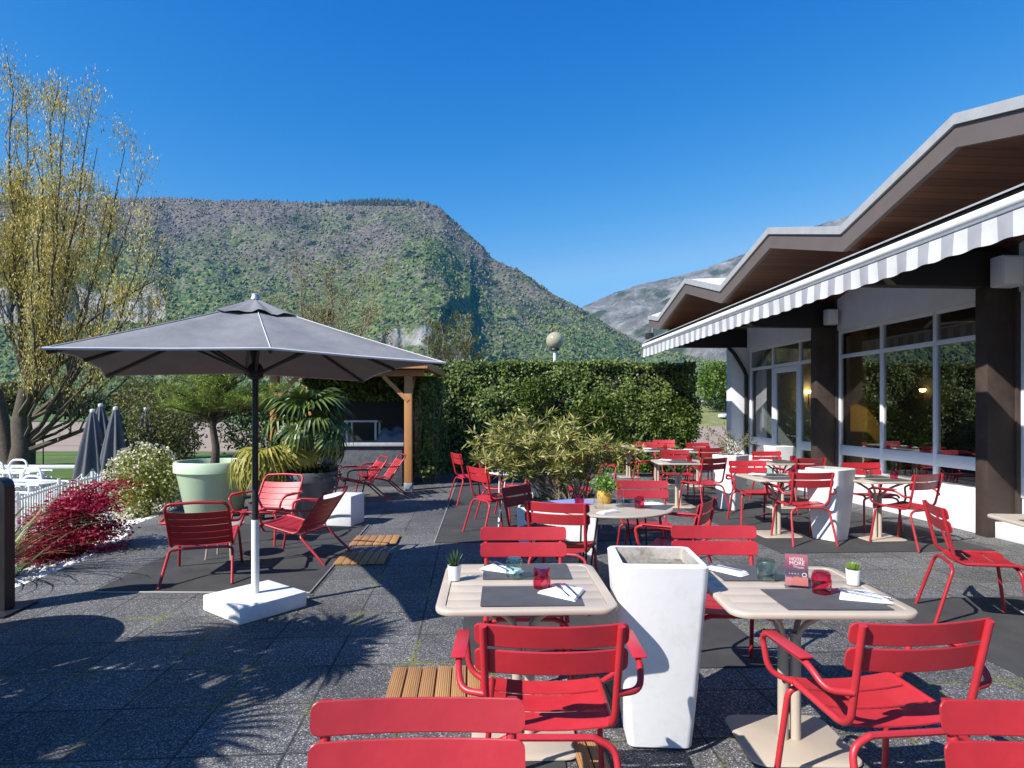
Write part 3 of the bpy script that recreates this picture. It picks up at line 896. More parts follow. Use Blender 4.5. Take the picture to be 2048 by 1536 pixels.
# roof: folded plate, valleys over the columns; the valley lines climb towards the middle of the house
ZV, ZP = 3.93, 4.47
KN = [(-2.0, ZP), (-.25, ZV), (1.85, ZP), (3.7, ZV), (5.70, ZP), (7.55, ZV), (9.45, ZP), (11.35, ZV), (13.25, ZP), (15.2, ZV), (16.05, ZV + .16)]
EA = 4.72
mb = MB()
vs = []; fs = []
for (b, z) in KN:
    rise = .55 if z < 4.2 else .06
    vs += [(EA, b, z - .012), (EA + 1.6, b, z + rise), (15, b, z + rise + .25)]
for i in range(len(KN) - 1):
    for k in (0, 1):
        fs.append((i * 3 + k, i * 3 + k + 1, i * 3 + k + 4, i * 3 + k + 3))
mb.add(vs, fs)
mb.build('roof', M['roof_white'], bld, smooth=False)
def strip(name, m, a0, a1, dz0, dz1):
    mb = MB()
    loops = [[(a0, b, z + dz0), (a1, b, z + dz0), (a1, b, z + dz1), (a0, b, z + dz1)] for b, z in KN]
    mb.loft(loops)
    return mb.build(name, m, bld, smooth=False)
strip('roof_flashing', M['flashing'], EA - .05, EA + .05, -.105, .0)
strip('fascia', M['fascia'], EA - .02, EA + .04, -.325, -.108)
mb = MB(); vs = []; fs = []
for b, z in KN: vs += [(EA + .043, b, z - .315), (WA + .4, b, z - .315), (EA + .043, b, z - .25), (WA + .4, b, z - .25)]
for i in range(len(KN) - 1):
    o = i * 4
    fs += [(o, o + 4, o + 5, o + 1), (o + 2, o + 3, o + 7, o + 6)]
mb.add(vs, fs)
mb.build('soffit', M['soffit'], bld, smooth=False)
mb = MB()
mb.add([(EA + .04, 16.05, ZV - .155), (15, 16.05, ZV - .155), (15, 16.05, ZV + .55), (EA + 1.6, 16.05, ZV + .5), (EA + .04, 16.05, ZV + .15)], [(0, 1, 2, 3, 4)])
mb.build('gable_board', M['fascia'], bld, smooth=False)
# a little floodlight under the last roof corner
fl = thing('floodlight', 'small dark floodlight clamped under the far corner of the roof edge', 'floodlight', bl(EA - .02, 15.75, 3.60), BROT)
mb = MB(); mb.tube([(0, 0, .12), (0, 0, 0)], .015, 8); mb.build('bracket', M['grey_metal'], fl)
mb = MB(); mb.box(-.16, .02, -.09, .09, -.17, -.01, bev=.02); mb.build('lamp_head', M['black_metal'], fl)

# awning along the eaves, rolled in most of the way
aw = thing('striped_awning', 'long white awning with grey and white striped scalloped valance', 'awning', (0, 0, 0), BROT)
A0, B0, B1 = 4.47, 0.6, 15.72
def zb(b): return 3.335 - .0065 * (b - 2)
mb = MB()
bs = [B0 + (B1 - B0) * i / 60 for i in range(61)]
mb.tube([(A0, b, zb(b)) for b in (B0, B1)], .052, 16); mb.build('front_bar', M['white_plastic'], aw)
mb = MB()
mb.loft([[(A0 - .03, b, zb(b) - .072), (A0 + .03, b, zb(b) - .072), (A0 + .03, b, zb(b) - .050), (A0 - .03, b, zb(b) - .050)] for b in (B0, B1)])
mb.build('valance_rail', M['grey_metal'], aw, smooth=False)
nb = 760; vs = []; fs = []
for i in range(nb + 1):
    b = B0 + (B1 - B0) * i / nb
    for k in range(5):
        t = k / 4
        bow = .007 * math.sin(b / .31 * 2 * PI + 1.0) * t + .012 * math.sin(b * 3.1) * t
        drop = .222 + .006 * math.cos((b / .31 - .25) * 2 * PI)
        vs.append((A0 - .02 + bow, b, zb(b) - .07 - drop * t))
for i in range(nb):
    for k in range(4): fs.append((i * 5 + k, i * 5 + k + 1, (i + 1) * 5 + k + 1, (i + 1) * 5 + k))
mb = MB(); mb.add(vs, fs); mb.build('valance', M['valance'], aw, ang=80)
mb = MB()
mb.loft([[(A0 - .01, b, zb(b) + .100), (4.82, b, 3.50), (4.82, b, 3.516), (A0 - .01, b, zb(b) + .118)] for b in (B0, B1)])
mb.build('hood', M['flashing'], aw, smooth=False)
mb = MB()
mb.loft([[(A0 + .035, b, zb(b) - .03), (4.80, b, 3.28), (4.80, b, 3.49), (A0 + .035, b, zb(b) + .097)] for b in (B0 + .02, B1 - .02)])
mb.build('cassette', M['black_brown'], aw, smooth=False)
for b in (5.2, 8.9, 10.9, 14.4):
    mb = MB(); mb.tube([(A0 + .05, b, zb(b) - .01), (5.0, b + .9, 3.27)], .022, 8); mb.build('arm', M['white_plastic'], aw)

# loudspeakers and wall lamps
for (a, b, z, s, lab) in ((CF + .12, 7.22, 3.30, 1.25, 'large white loudspeaker at the top of the nearest dark column'),
                          (CF + .20, 11.08, 3.32, .95, 'small white loudspeaker at the top of the second dark column')):
    t = thing('loudspeaker', lab, 'loudspeaker', bl(a, b, z), BROT, 'loudspeakers under the eaves')
    mb = MB(); mb.box(-.115 * s, .115 * s, -.09 * s, .06 * s, -.15 * s, .15 * s, bev=.02); mb.build('speaker_case', M['speaker'], t)
    mb = MB(); mb.box(-.095 * s, .095 * s, -.096 * s, -.0915 * s, -.13 * s, .13 * s, bev=.001); mb.build('grille', M['white_plastic'], t)
em = bpy.data.materials.new('lamp_glow'); em.use_nodes = True
eb = em.node_tree.nodes['Principled BSDF']
eb.inputs['Emission Color'].default_value = (1, .62, .22, 1); eb.inputs['Emission Strength'].default_value = 14
eb.inputs['Base Color'].default_value = (.8, .6, .3, 1)
for (a, b, lab) in ((10.3, 13.48, 'lit wall lamp seen through the big three part window'), (8.18, 14.5, 'lit wall lamp seen through the window beside the glass door')):
    t = thing('wall_lamp', lab, 'wall lamp', bl(a, b, 2.02), BROT, 'lit wall lamps indoors')
    mb = MB(); mb.lathe([(.015, -.01), (.055, .0), (.07, .055), (.06, .06)], 16, cap0=True, cap1=True); mb.build('lamp_shade', em, t)
    mb = MB(); mb.tube([(0, 0, -.30), (0, 0, -.021)], .012, 8); mb.build('stem', M['black_metal'], t)

# ------------------------------------------------------------------ hedge
leafm_ivy = leaf_mat('ivy_leaves', [(0.045, 0.078, 0.022), (0.078, 0.125, 0.028), (0.12, 0.175, 0.038), (0.18, 0.235, 0.05), (0.24, 0.29, 0.065)], .45, .25, .3)
leafm_bush = leaf_mat('hedge_bush_leaves', [(0.03, 0.06, 0.01), (0.07, 0.12, 0.015), (0.13, 0.18, 0.025)], .45, .3)
hg = thing('hedge', 'tall clipped ivy hedge closing the end of the terrace', 'hedge', (0, 0, 0))
HX0, HX1, HY0, HY1, HZ = -2.5, 4.72, 15.9, 17.3, 2.84
mb = MB(); mb.box(HX0 + .12, HX1 - .16, HY0 + .16, HY1 - .16, 0, HZ - .14)
mb.build('branch_core', mat('hedge_core', (0.012, 0.014, 0.008), 1, .3, 5), hg, smooth=False)
def hedge_leaves(n):
    C = []; N = []
    w, d = HX1 - HX0, HY1 - HY0
    for face, area in (('f', w * HZ), ('t', w * d), ('r', d * HZ), ('l', d * HZ)):
        k = int(n * area / (w * HZ + w * d + 2 * d * HZ))
        r1, r2 = RNG.random(k), RNG.random(k)
        dep = RNG.random(k) ** 1.5 * .20
        if face == 'f': c = np.stack([HX0 + r1 * w, HY0 + dep, r2 * HZ], 1); nn = np.tile([0, -1, .25], (k, 1))
        elif face == 't': c = np.stack([HX0 + r1 * w, HY0 + r2 * d, HZ - dep], 1); nn = np.tile([0, -.2, 1], (k, 1))
        elif face == 'r': c = np.stack([HX1 - dep, HY0 + r1 * d, r2 * HZ], 1); nn = np.tile([1, 0, .2], (k, 1))
        else: c = np.stack([HX0 + dep, HY0 + r1 * d, r2 * HZ], 1); nn = np.tile([-1, 0, .2], (k, 1))
        C.append(c); N.append(nn.astype(float))
    c = np.concatenate(C); nn = np.concatenate(N)
    lump = (fbm(c[:, 0] * 1.6 + 5, c[:, 2] * 1.6 + c[:, 1], 31, 4) - .5)
    c = c + nn * (lump * np.where(nn[:, 2] > .9, .20, .45) + .02)[:, None]
    keep = RNG.random(len(c)) < np.clip(.55 + lump * 3.0, .25, 1)
    return c[keep], nn[keep]
c, nn = hedge_leaves(100000)
d = np.cross(nn, RNG.normal(size=nn.shape)); d[:, 2] -= .5
sz = RNG.uniform(.045, .095, len(c))
leaves('foliage', c, d, sz, sz * .8, leafm_ivy, hg, nn + RNG.normal(size=nn.shape) * .55)
# looser bright shoots growing out of the lower right half
k = 20000
c = np.stack([RNG.uniform(.2, HX1 + .1, k), HY0 - RNG.random(k) ** 2 * .24 + .1, RNG.uniform(0, 1.9, k)], 1)
lm = fbm(c[:, 0] * 1.3, c[:, 2] * 1.5, 55, 3)
c = c[(lm > .5) & (c[:, 2] < 1.2 + .3 * c[:, 0])]
c2 = np.stack([RNG.normal(.55, .22, 900), HY0 - .2 + RNG.normal(0, .12, 900), RNG.normal(2.0, .22, 900)], 1)
c = np.concatenate([c, c2])
d = rnd_dirs(len(c), .5); d[:, 1] -= .4
leaves('shoots', c, d, RNG.uniform(.06, .12, len(c)), .05, leafm_bush, hg)

# globe street lamp behind the hedge
gl = thing('street_lamp', 'globe street lamp on a pale pole standing behind the hedge', 'street lamp', (1.33, 19.2, 0))
mb = MB(); mb.tube([(0, 0, 0), (0, 0, 3.42)], .055, 12); mb.build('pole', M['white_plastic'], gl)
mb = MB(); mb.lathe([(.06, 3.42), (.16, 3.46), (.15, 3.5)], 20, cap1=True); mb.build('collar', M['black_metal'], gl)
gmat = mat('smoked_globe', (0.55, 0.50, 0.34), .08, .05, 3, spec=.9); gmat.node_tree.nodes['Principled BSDF'].inputs['Transmission Weight'].default_value = .35
mb = MB(); mb.lathe([(.275 * math.sin(PI * k / 20) + .001, 3.745 - .275 * math.cos(PI * k / 20)) for k in range(1, 21)], 32); mb.build('globe', gmat, gl)

# ------------------------------------------------------------------ pergola with outdoor kitchen
pg = thing('timber_pergola', 'orange timber pergola with flat roof over the outdoor kitchen', 'pergola', (0, 0, 0))
for (x, y) in ((-2.06, 12.35), (-4.72, 12.35), (-2.22, 14.7), (-4.8, 14.7)):
    mb = MB(); mb.box(x - .075, x + .075, y - .075, y + .075, .16, 2.28, bev=.008); p = mb.build('post', M['pine'], pg)
    mb = MB(); mb.box(x - .082, x + .082, y - .082, y + .082, 0, .157, bev=.004); mb.build('post_shoe', M['grey_metal'], p)
def beam(p0, p1, w, h, name, m):
    p0, p1 = Vector(p0), Vector(p1); d = (p1 - p0).normalized()
    sd_ = Vector((0, 0, 1)).cross(d).normalized(); up = d.cross(sd_)
    mb = MB(); mb.loft([[p + sd_ * (w / 2 * i) + up * (h / 2 * j) for i, j in ((-1, -1), (1, -1), (1, 1), (-1, 1))] for p in (p0, p1)])
    return mb.build(name, m, pg, smooth=False)
beam((-5.0, 12.35, 2.34), (-1.75, 12.35, 2.34), .08, .12, 'beam', M['pine'])
beam((-5.0, 14.7, 2.34), (-1.75, 14.7, 2.34), .08, .12, 'beam', M['pine'])
for x in (-5.0, -4.2, -3.4, -2.6, -1.72): beam((x, 12.0, 2.452), (x, 15.1, 2.452), .06, .10, 'rafter', M['pine'])
beam((-5.1, 11.97, 2.47), (-1.66, 11.97, 2.47), .03, .13, 'fascia_board', M['pine'])
beam((-1.65, 11.955, 2.47), (-1.65, 15.15, 2.47), .03, .13, 'fascia_board', M['pine'])
mb = MB(); mb.box(-5.1, -1.67, 11.99, 15.1, 2.503, 2.53); mb.build('roof_deck', M['black_brown'], pg, smooth=False)
beam((-2.06, 12.3, 1.78), (-2.55, 12.3, 2.27), .07, .08, 'brace', M['pine'])
beam((-4.72, 12.3, 1.78), (-4.25, 12.3, 2.27), .07, .08, 'brace', M['pine'])
beam((-2.06, 12.42, 1.8), (-2.06, 12.95, 2.27), .07, .08, 'brace', M['pine'])
wl = MB(); wl.box(-4.9, -1.9, 14.9, 15.0, 0, 2.27)
tag(wl.build('back_screen', M['black_brown'], smooth=False), 'dark back wall closing the rear of the pergola', 'wall')
kc = thing('kitchen_counter', 'dark rough rendered outdoor kitchen counter with pale worktop under the pergola', 'counter', (0, 0, 0))
mb = MB(); mb.box(-4.3, -2.30, 12.98, 13.8, 0, .84, bev=.01); mb.build('counter_body', M['counter'], kc)
mb = MB(); mb.box(-4.36, -2.26, 12.92, 13.86, .843, .92, bev=.006); mb.build('worktop', M['stone_top'], kc)
sh = thing('steel_shelf', 'open steel shelf frame standing on the pale worktop', 'shelf', (-3.12, 13.25, .921))
for x in (-.35, .25):
    for y in (-.2, .2):
        mb = MB(); mb.box(x - .02, x + .02, y - .02, y + .02, 0, .42); mb.build('leg', M['grey_metal'], sh, smooth=False)
mb = MB(); mb.box(-.40, .30, -.25, .25, .421, .46, bev=.004); mb.build('shelf_board', M['grey_metal'], sh)
gc = MB()
N1 = 28; vs = []; fs = []
for i in range(N1 + 1):
    for j in range(N1 + 1):
        u, v = i / N1 * 2 - 1, j / N1 * 2 - 1
        h = max(0, 1 - abs(u) ** 3) ** .6 * max(0, 1 - abs(v) ** 3) ** .6
        h = h * (.26 + .05 * math.sin(u * 7 + v * 3) + .03 * math.sin(v * 11 - u * 4)) + .004
        vs.append((-2.54 + u * .36, 13.35 + v * .36, .921 + h))
for i in range(N1):
    for j in range(N1):
        a = i * (N1 + 1) + j; fs.append((a, a + N1 + 1, a + N1 + 2, a + 1))
gc.add(vs, fs)
tag(gc.build('grill_cover', M['cover'], ang=70), 'crumpled grey blue cover over the grill on the counter', 'cover')
# climber hanging under the pergola roof and down its right side
k = 5200
c = np.stack([RNG.uniform(-4.9, -1.7, k), RNG.uniform(14.3, 14.85, k), 2.3 - RNG.random(k) ** 1.6 * .45], 1)
k2 = 3600
c = np.concatenate([c, np.stack([RNG.normal(-1.85, .12, k2), RNG.uniform(13.2, 15.6, k2), RNG.uniform(.15, 2.3, k2)], 1)])
cl = thing('climbing_plant', 'ivy climbing up the right side and rear of the pergola', 'climber', (-1.85, 14.6, 0))
o = leaves('foliage', c - np.array([-1.85, 14.6, 0]), rnd_dirs(len(c), -.4), RNG.uniform(.06, .11, len(c)), .07, leafm_ivy, cl)
mb = MB()
for i in range(26):
    x, y = random.gauss(-1.86, .1), random.uniform(13.4, 15.5)
    pts = [(x + 1.85, y - 14.6, 0)]
    for q in range(6): pts.append((pts[-1][0] + random.gauss(0, .05), pts[-1][1] + random.gauss(0, .08), pts[-1][2] + .36))
    mb.tube(pts, .012, 5)
mb.build('stem', M['bark_pale'], cl)

# ------------------------------------------------------------------ trees
def curve_pts(p0, p1, bend, n, wig):
    p0, p1, bend = Vector(p0), Vector(p1), Vector(bend)
    out = []
    L = (p1 - p0).length
    for i in range(n + 1):
        t = i / n
        p = p0 * (1 - t) ** 2 + bend * 2 * t * (1 - t) + p1 * t * t
        if 0 < i: p = p + Vector((random.gauss(0, wig), random.gauss(0, wig), random.gauss(0, wig * .5))) * L
        out.append(p)
    return out

def branchy(mb, pts, r0, r1, depth, tips, spread=.7, up=.5, dens=1.0, ln=.42, n=5):
    """a stem with side branches, recursively; twig points go to tips"""
    k = len(pts)
    mb.tube(pts, [r0 + (r1 - r0) * i / (k - 1) for i in range(k)], n if r0 > .03 else (4 if r0 > .012 else 3), cap=False)
    L = sum((a - b).length for a, b in zip(pts, pts[1:]))
    if depth == 0:
        tips.extend(pts[1:])
        return
    m = max(2, int(L * dens))
    for j in range(m):
        t = random.uniform(.25, 1.0) if depth > 1 else random.uniform(.1, 1)
        f = t * (k - 1); i = min(int(f), k - 2); p = pts[i].lerp(pts[i + 1], f - i)
        d0 = (pts[i + 1] - pts[i]).normalized()
        sd_ = Vector((random.gauss(0, 1), random.gauss(0, 1), random.gauss(0, .5))).normalized()
        d = (d0 * .7 + sd_ * spread + Vector((0, 0, up))).normalized()
        l = L * ln * random.uniform(.5, 1.1) * (1.15 - .6 * t)
        q = p + d * l
        bend = p + (d - Vector((0, 0, up * .4))).normalized() * l * .5
        rr = max(.004, (r0 + (r1 - r0) * t) * .5)
        branchy(mb, curve_pts(p, q, bend, 4, .035), rr, rr * .35, depth - 1, tips, spread, up, dens * 1.7, ln, n)
    tips.append(pts[-1])

# the big alder hung with yellow catkins at the left
random.seed(21)
al = thing('alder_tree', 'tall many stemmed alder hung with ochre yellow catkins at the left edge', 'tree', (-19.0, 24, LOW))
O = Vector((-19.0, 24, LOW))
mb = MB(); tips = []
def alp(px, py, dy): return at(px, py, 24 + dy) - O
forks = []
trunk = [Vector((0, 0, 0)), Vector((.1, 0, .8)), Vector((.0, 0, 1.7)), Vector((.1, .1, 3.0))]
mb.tube([p for p in trunk], [.46, .38, .33, .22], 12, cap=False)
trunk2 = [Vector((-.7, .3, 0)), Vector((-.9, .3, 1.4)), Vector((-1.2, .3, 3.0))]
mb.tube(trunk2, [.32, .26, .18], 10, cap=False)
mains = [(12, 100, 0, 3), (55, 165, 1, 3), (100, 170, -1, 3), (135, 165, .6, 2), (182, 205, -.6, 2), (195, 300, 1.6, 2), (248, 300, .2, 2), (282, 345, -1, 1),
         (322, 480, .8, 1), (338, 560, -.5, 1), (350, 640, 1, 1), (-60, 90, 1, 4), (-130, 130, -1, 4), (-210, 210, .5, 4), (-160, 330, -2, 4), (75, 300, -2.4, 2), (20, 340, 2.5, 3),
         (150, 420, 2.2, 2), (60, 480, -2.6, 1), (230, 520, 2.0, 1), (40, 240, 2, 3), (120, 280, -2, 2), (215, 400, -1.6, 1), (160, 250, 1.8, 2), (300, 430, -2, 1)]
for px, py, dy, fk in mains:
    base = trunk[fk].copy() if fk < 4 else trunk2[-1].copy()
    e = alp(px, py, dy)
    mid = base.lerp(e, .36); mid.z -= (e.z - base.z) * .10; mid.x += (e.x - base.x) * .26
    branchy(mb, curve_pts(base, e, mid, 12, .006), .095 if py < 350 else .07, .012, 2, tips, .5, 1.0, 1.5, .19)
# low limbs sweeping out to the right, as under the crown in the photo
for pts_, r in (([(60, 900), (140, 870), (220, 840), (290, 800)], .12), ([(70, 830), (130, 780), (140, 720), (145, 640)], .11), ([(60, 800), (100, 740), (190, 690), (260, 640)], .12),
                ([(50, 760), (120, 690), (220, 610), (310, 560)], .10), ([(60, 840), (150, 790), (250, 720), (340, 690)], .08)):
    pts = [alp(x, y, random.uniform(-.6, .4)) for x, y in pts_]
    branchy(mb, pts, r, .02, 2, tips, .7, .35, 1.2, .32)
mb.build('trunk', M['bark'], al, ang=60)
tp = np.array([tuple(p) for p in tips])
sel = tp[RNG.integers(0, len(tp), 88000)] + RNG.normal(0, .22, (88000, 3))
keep = fbm(sel[:, 0] * .8 + 40, sel[:, 2] * .8 + sel[:, 1] * .4, 12, 3) + RNG.normal(0, .12, len(sel)) > .45
sel = sel[keep]
d = RNG.normal(0, .28, (len(sel), 3)); d[:, 2] -= 1
catk = leaf_mat('yellow_catkins', [(0.25, 0.18, 0.045), (0.44, 0.34, 0.08), (0.62, 0.48, 0.13), (0.70, 0.58, 0.25), (0.46, 0.46, 0.17)], .8, .25, .2)
leaves('crown', sel, d, RNG.uniform(.08, .17, len(sel)), RNG.uniform(.028, .05, len(sel)), catk, al)

# thin bare trees with first leaves beyond the parasol and the hedge
def bare_tree(label, x, y, h, seed, lean=0., n=7, cols=None, leaf_n=2600, lsz=.10, group='bare trees beyond the terrace', zb=LOW):
    random.seed(seed)
    t = thing('bare_tree', label, 'tree', (x, y, zb), 0, group)
    mb = MB(); tips = []
    f = h * .22
    mb.tube([(0, 0, 0), (lean * .1, 0, f)], [h * .020, h * .015], 8, cap=False)
    for i in range(n):
        a = 2 * PI * i / n + random.uniform(-.4, .4)
        e = Vector((math.cos(a) * h * .26 * random.uniform(.4, 1) + lean, math.sin(a) * h * .26, h * random.uniform(.82, 1)))
        base = Vector((lean * .1, 0, f))
        bend = base.lerp(e, .4) + Vector((math.cos(a), math.sin(a), 0)) * h * .10
        branchy(mb, curve_pts(base, e, bend, 9, .02), h * .011, h * .0018, 2, tips, .75, .5, 15 / h, .32)
    mb.build('trunk', M['bark_pale'], t, ang=60)
    tp = np.array([tuple(p) for p in tips])
    s = tp[RNG.integers(0, len(tp), leaf_n)] + RNG.normal(0, h * .02, (leaf_n, 3))
    leaves('crown', s, rnd_dirs(leaf_n), RNG.uniform(lsz * .6, lsz * 1.4, leaf_n), lsz * .6, cols, t)
    return t
young = leaf_mat('young_leaves', [(0.14, 0.15, 0.05), (0.22, 0.21, 0.08), (0.30, 0.27, 0.13)], .7, .3, .2)
oliv = leaf_mat('olive_leaves', [(0.05, 0.06, 0.02), (0.10, 0.11, 0.03), (0.15, 0.15, 0.05)], .7, .3, .2)
def ground_x(px, Y): return (px - 1024) / 1240 * Y
bare_tree('bare tree with mistletoe rising just right of the parasol top', ground_x(655, 46), 46, 13.2, 5, .6, 7, young, 7000, .14)
bare_tree('slender bare tree left of the mistletoe tree, behind the parasol top', ground_x(600, 50), 50, 11.6, 6, -.8, 6, young, 5500, .14)
bare_tree('low loose tree showing above the right corner of the parasol', ground_x(755, 52), 52, 8.4, 8, 0, 5, oliv, 4200, .15)
bare_tree('thin greenish tree standing over the left half of the hedge', ground_x(895, 62), 62, 11.6, 9, 0, 7, oliv, 7500, .18)
mist = thing('mistletoe', 'round dark green ball of mistletoe high in the bare tree', 'mistletoe', (ground_x(652, 46) + .3, 45.6, 8.6))
leaves('foliage', RNG.normal(0, .22, (420, 3)), rnd_dirs(420), .24, .08, leaf_mat('mistletoe_leaves', [(0.07, 0.09, 0.02), (0.14, 0.15, 0.04)], .6, .3), mist)

def bush(name, label, cat, x, y, z, sx, sy, sz, n, lsz, m, seed, group=None, stems=True, aspect=.55, thr=.40):
    """leafy mass of clumps with gaps, over a few stems"""
    rg = np.random.default_rng(seed)
    t = thing(name, label, cat, (x, y, z), 0, group)
    k = n * 2
    u = rg.normal(size=(k, 3)); u /= np.linalg.norm(u, axis=1, keepdims=True)
    rad = rg.random(k) ** .45
    c = u * rad[:, None]
    lump = fbm(c[:, 0] * 2.2 + seed, c[:, 2] * 2.2 + c[:, 1] * 1.7, seed, 4)
    c = c * (.72 + .6 * (lump - .3))[:, None]
    g = fbm(c[:, 0] * 4 + 3 * seed, c[:, 2] * 4 + c[:, 1] * 3, seed + 9, 3)
    c = c[(g > thr)][:n]
    c = c * np.array([sx, sy, sz * .5]) + np.array([0, 0, sz * .52])
    c = c[c[:, 2] > .03]
    dd = unit(rg.normal(size=(len(c), 3)) + np.array([0, -.15, .2]))
    leaves('foliage', c, dd, rg.uniform(lsz * .6, lsz * 1.3, len(c)), lsz * aspect, m, t)
    if stems:
        random.seed(seed); mb = MB()
        for i in range(9):
            q = c[random.randrange(len(c))]
            mb.tube(curve_pts((random.gauss(0, sx * .08), random.gauss(0, sy * .08), 0), Vector(q), Vector((q[0] * .3, q[1] * .3, q[2] * .6)), 5, .02), [.022 * sz, .018 * sz, .015 * sz, .012 * sz, .009 * sz, .005 * sz], 5, cap=False)
        mb.build('stem', M['bark'], t)
    return t
fresh = leaf_mat('fresh_green_leaves', [(0.06, 0.12, 0.012), (0.12, 0.20, 0.02), (0.19, 0.28, 0.03)], .5, .35)
deep = leaf_mat('deep_green_leaves', [(0.015, 0.035, 0.010), (0.03, 0.06, 0.015), (0.05, 0.09, 0.02)], .5, .2)
mixg = leaf_mat('mixed_spring_leaves', [(0.05, 0.065, 0.015), (0.11, 0.12, 0.03), (0.17, 0.17, 0.04), (0.10, 0.075, 0.03)], .6, .3)
# hedgerow and bushes beyond the field on the left, each its own
hr = [(-130, 118, 9, 7.5, 'olive'), (-112, 120, 9, 6.5, 'deep'), (-97, 119, 8, 8.0, 'mix'), (-84, 121, 9, 6.0, 'deep'), (-71, 120, 8, 8.6, 'mix'), (-58, 118, 8, 5.4, 'deep'),
      (-46, 120, 8, 6.2, 'olive'), (-34, 121, 7, 4.8, 'deep'), (-23, 119, 7, 5.6, 'deep'), (-12, 120, 7, 6.4, 'mix'), (-2, 122, 7, 7.0, 'olive'), (9, 124, 7, 6.5, 'mix')]
names = {'olive': (oliv, 'olive coloured'), 'deep': (deep, 'dark green'), 'mix': (mixg, 'brownish spring green')}
for i, (x, y, w, h, kk) in enumerate(hr):
    m_, adj = names[kk]
    px = 1024 + 1240 * x / y
    where = 'far left behind the alder' if px < 130 else ('between the alder and the closed parasols' if px < 330 else ('under the open parasol beyond the field' if px < 560 else 'behind the pergola and the hedge'))
    bush('hedgerow_bush', '%s wide bush of the far hedgerow, %s' % (adj, where), 'bush', x, y, LOW, w, 3.5, h, 2600, .75, m_, 100 + i, 'bushes of the far hedgerow', False, .7, .36)
bush('bush', 'bright green round bush left of the three closed parasols', 'bush', -13.6, 23.5, LOW, 1.5, 1.2, 2.6, 3000, .13, fresh, 41, None)
bush('bush', 'olive green tall bush behind the white flowering shrub', 'bush', -8.9, 15.6, LOW, 1.2, 1.1, 2.75, 4200, .09, mixg, 42, None)
bush('bush', 'loose yellow green bush rising over the closed parasols', 'bush', -12.0, 21.5, LOW, 2.2, 1.4, 3.6, 5200, .11, mixg, 43, None, True, .55, .47)
bush('bush', 'dark green shrub against the field under the alder branches', 'bush', -15.6, 27, LOW, 2.4, 1.5, 3.2, 3600, .15, deep, 44, None)
bush('bush', 'dense dark evergreen shrub left of the pergola behind the palm', 'bush', -7.2, 18.5, LOW, 1.9, 1.3, 3.2, 5200, .12, deep, 45, None)
bush('bush', 'bright light green bush in the gap between hedge and building', 'bush', 34.4, 103, 1.5, 4.6, 3, 8.4, 5200, .5, fresh, 46, None, True)
bush('bush', 'rounded light green bush beside the bright one in the gap by the building', 'bush', 41.6, 104.5, 1.6, 4.6, 3, 9.0, 5200, .5, fresh, 47, None, True)
bush('bush', 'low dark clipped bush in front of the bright bushes in the gap', 'bush', 36, 100.5, 1.2, 7, 1.4, 2.5, 3000, .35, deep, 48, None, False)

# low garden shrubs on the gravel bank
ml = leaf_mat('crimson_leaves', [(0.17, 0.005, 0.022), (0.38, 0.016, 0.052), (0.56, 0.04, 0.095)], .45, .35)
mp2 = thing('maple_shrub', 'crimson Japanese maple shrub growing on the gravel bank', 'shrub', (-4.93, 7.05, -.22))
random.seed(5); C = []
mb = MB()
for i in range(34):
    a, rr, h = random.uniform(0, 2 * PI), random.random() ** .6 * .43, random.uniform(.10, .95)
    rr *= 1.1 - .5 * abs(h - .45)
    h *= 1 - .32 * min(1, max(0, -rr * math.cos(a) / .36))
    q = Vector((rr * math.cos(a) + .12 * (h - .4), rr * math.sin(a), h + .04))
    mb.tube(curve_pts((random.gauss(0, .03), random.gauss(0, .03), 0), q, (q.x * .3, q.y * .3, q.z * .7), 4, .03), [.014, .011, .009, .006, .003], 4, cap=False)
    for k in range(330):
        C.append((q.x + random.gauss(0, .12), q.y + random.gauss(0, .12), q.z + random.gauss(0, .04) - .07 * (random.random())))
mb.build('stem', M['bark'], mp2)
C = np.array(C); C[:, 2] = np.maximum(C[:, 2], .01)
d = rnd_dirs(len(C)); d[:, 2] = d[:, 2] * .4 - .1
leaves('foliage', C, d, RNG.uniform(.04, .075, len(C)), .02, ml, mp2)

cs_ = leaf_mat('yellow_green_leaves', [(0.15, 0.18, 0.025), (0.30, 0.31, 0.055), (0.44, 0.43, 0.12)], .45, .3)
fw = leaf_mat('white_blossom', [(0.62, 0.58, 0.34), (0.72, 0.69, 0.52)], .7, .3)
sh_ = bush('flowering_shrub', 'yellow green shrub covered in white blossom beside the pale green pot', 'shrub', -5.78, 9.75, -.26, .66, .60, 1.40, 7500, .05, cs_, 61)
k = 800; u = rnd_dirs(k, .5); u[:, 1] -= .25; u = unit(u)
lump = .78 + .5 * (fbm(u[:, 0] * 2.2 + 61, u[:, 2] * 2.2 + u[:, 1] * 1.7, 61, 4) - .3)
c = u * lump[:, None] * np.array([.64, .60, .69]) + np.array([0, 0, .74]); c = c[c[:, 2] > .08]
leaves('blossom', c, u[:len(c)] * .3 + rnd_dirs(len(c)), .045, .04, fw, sh_)
sh2 = bush('flowering_shrub', 'white blossomed shrub low behind the crimson maple at the fence', 'shrub', -6.5, 11.2, LOW, .75, .7, 1.35, 4200, .06, cs_, 62)
c = u[:500] * lump[:500, None] * np.array([.72, .66, .62]) + np.array([0, 0, .70]); c = c[c[:, 2] > .08]
leaves('blossom', c, rnd_dirs(len(c)), .045, .04, fw, sh2)

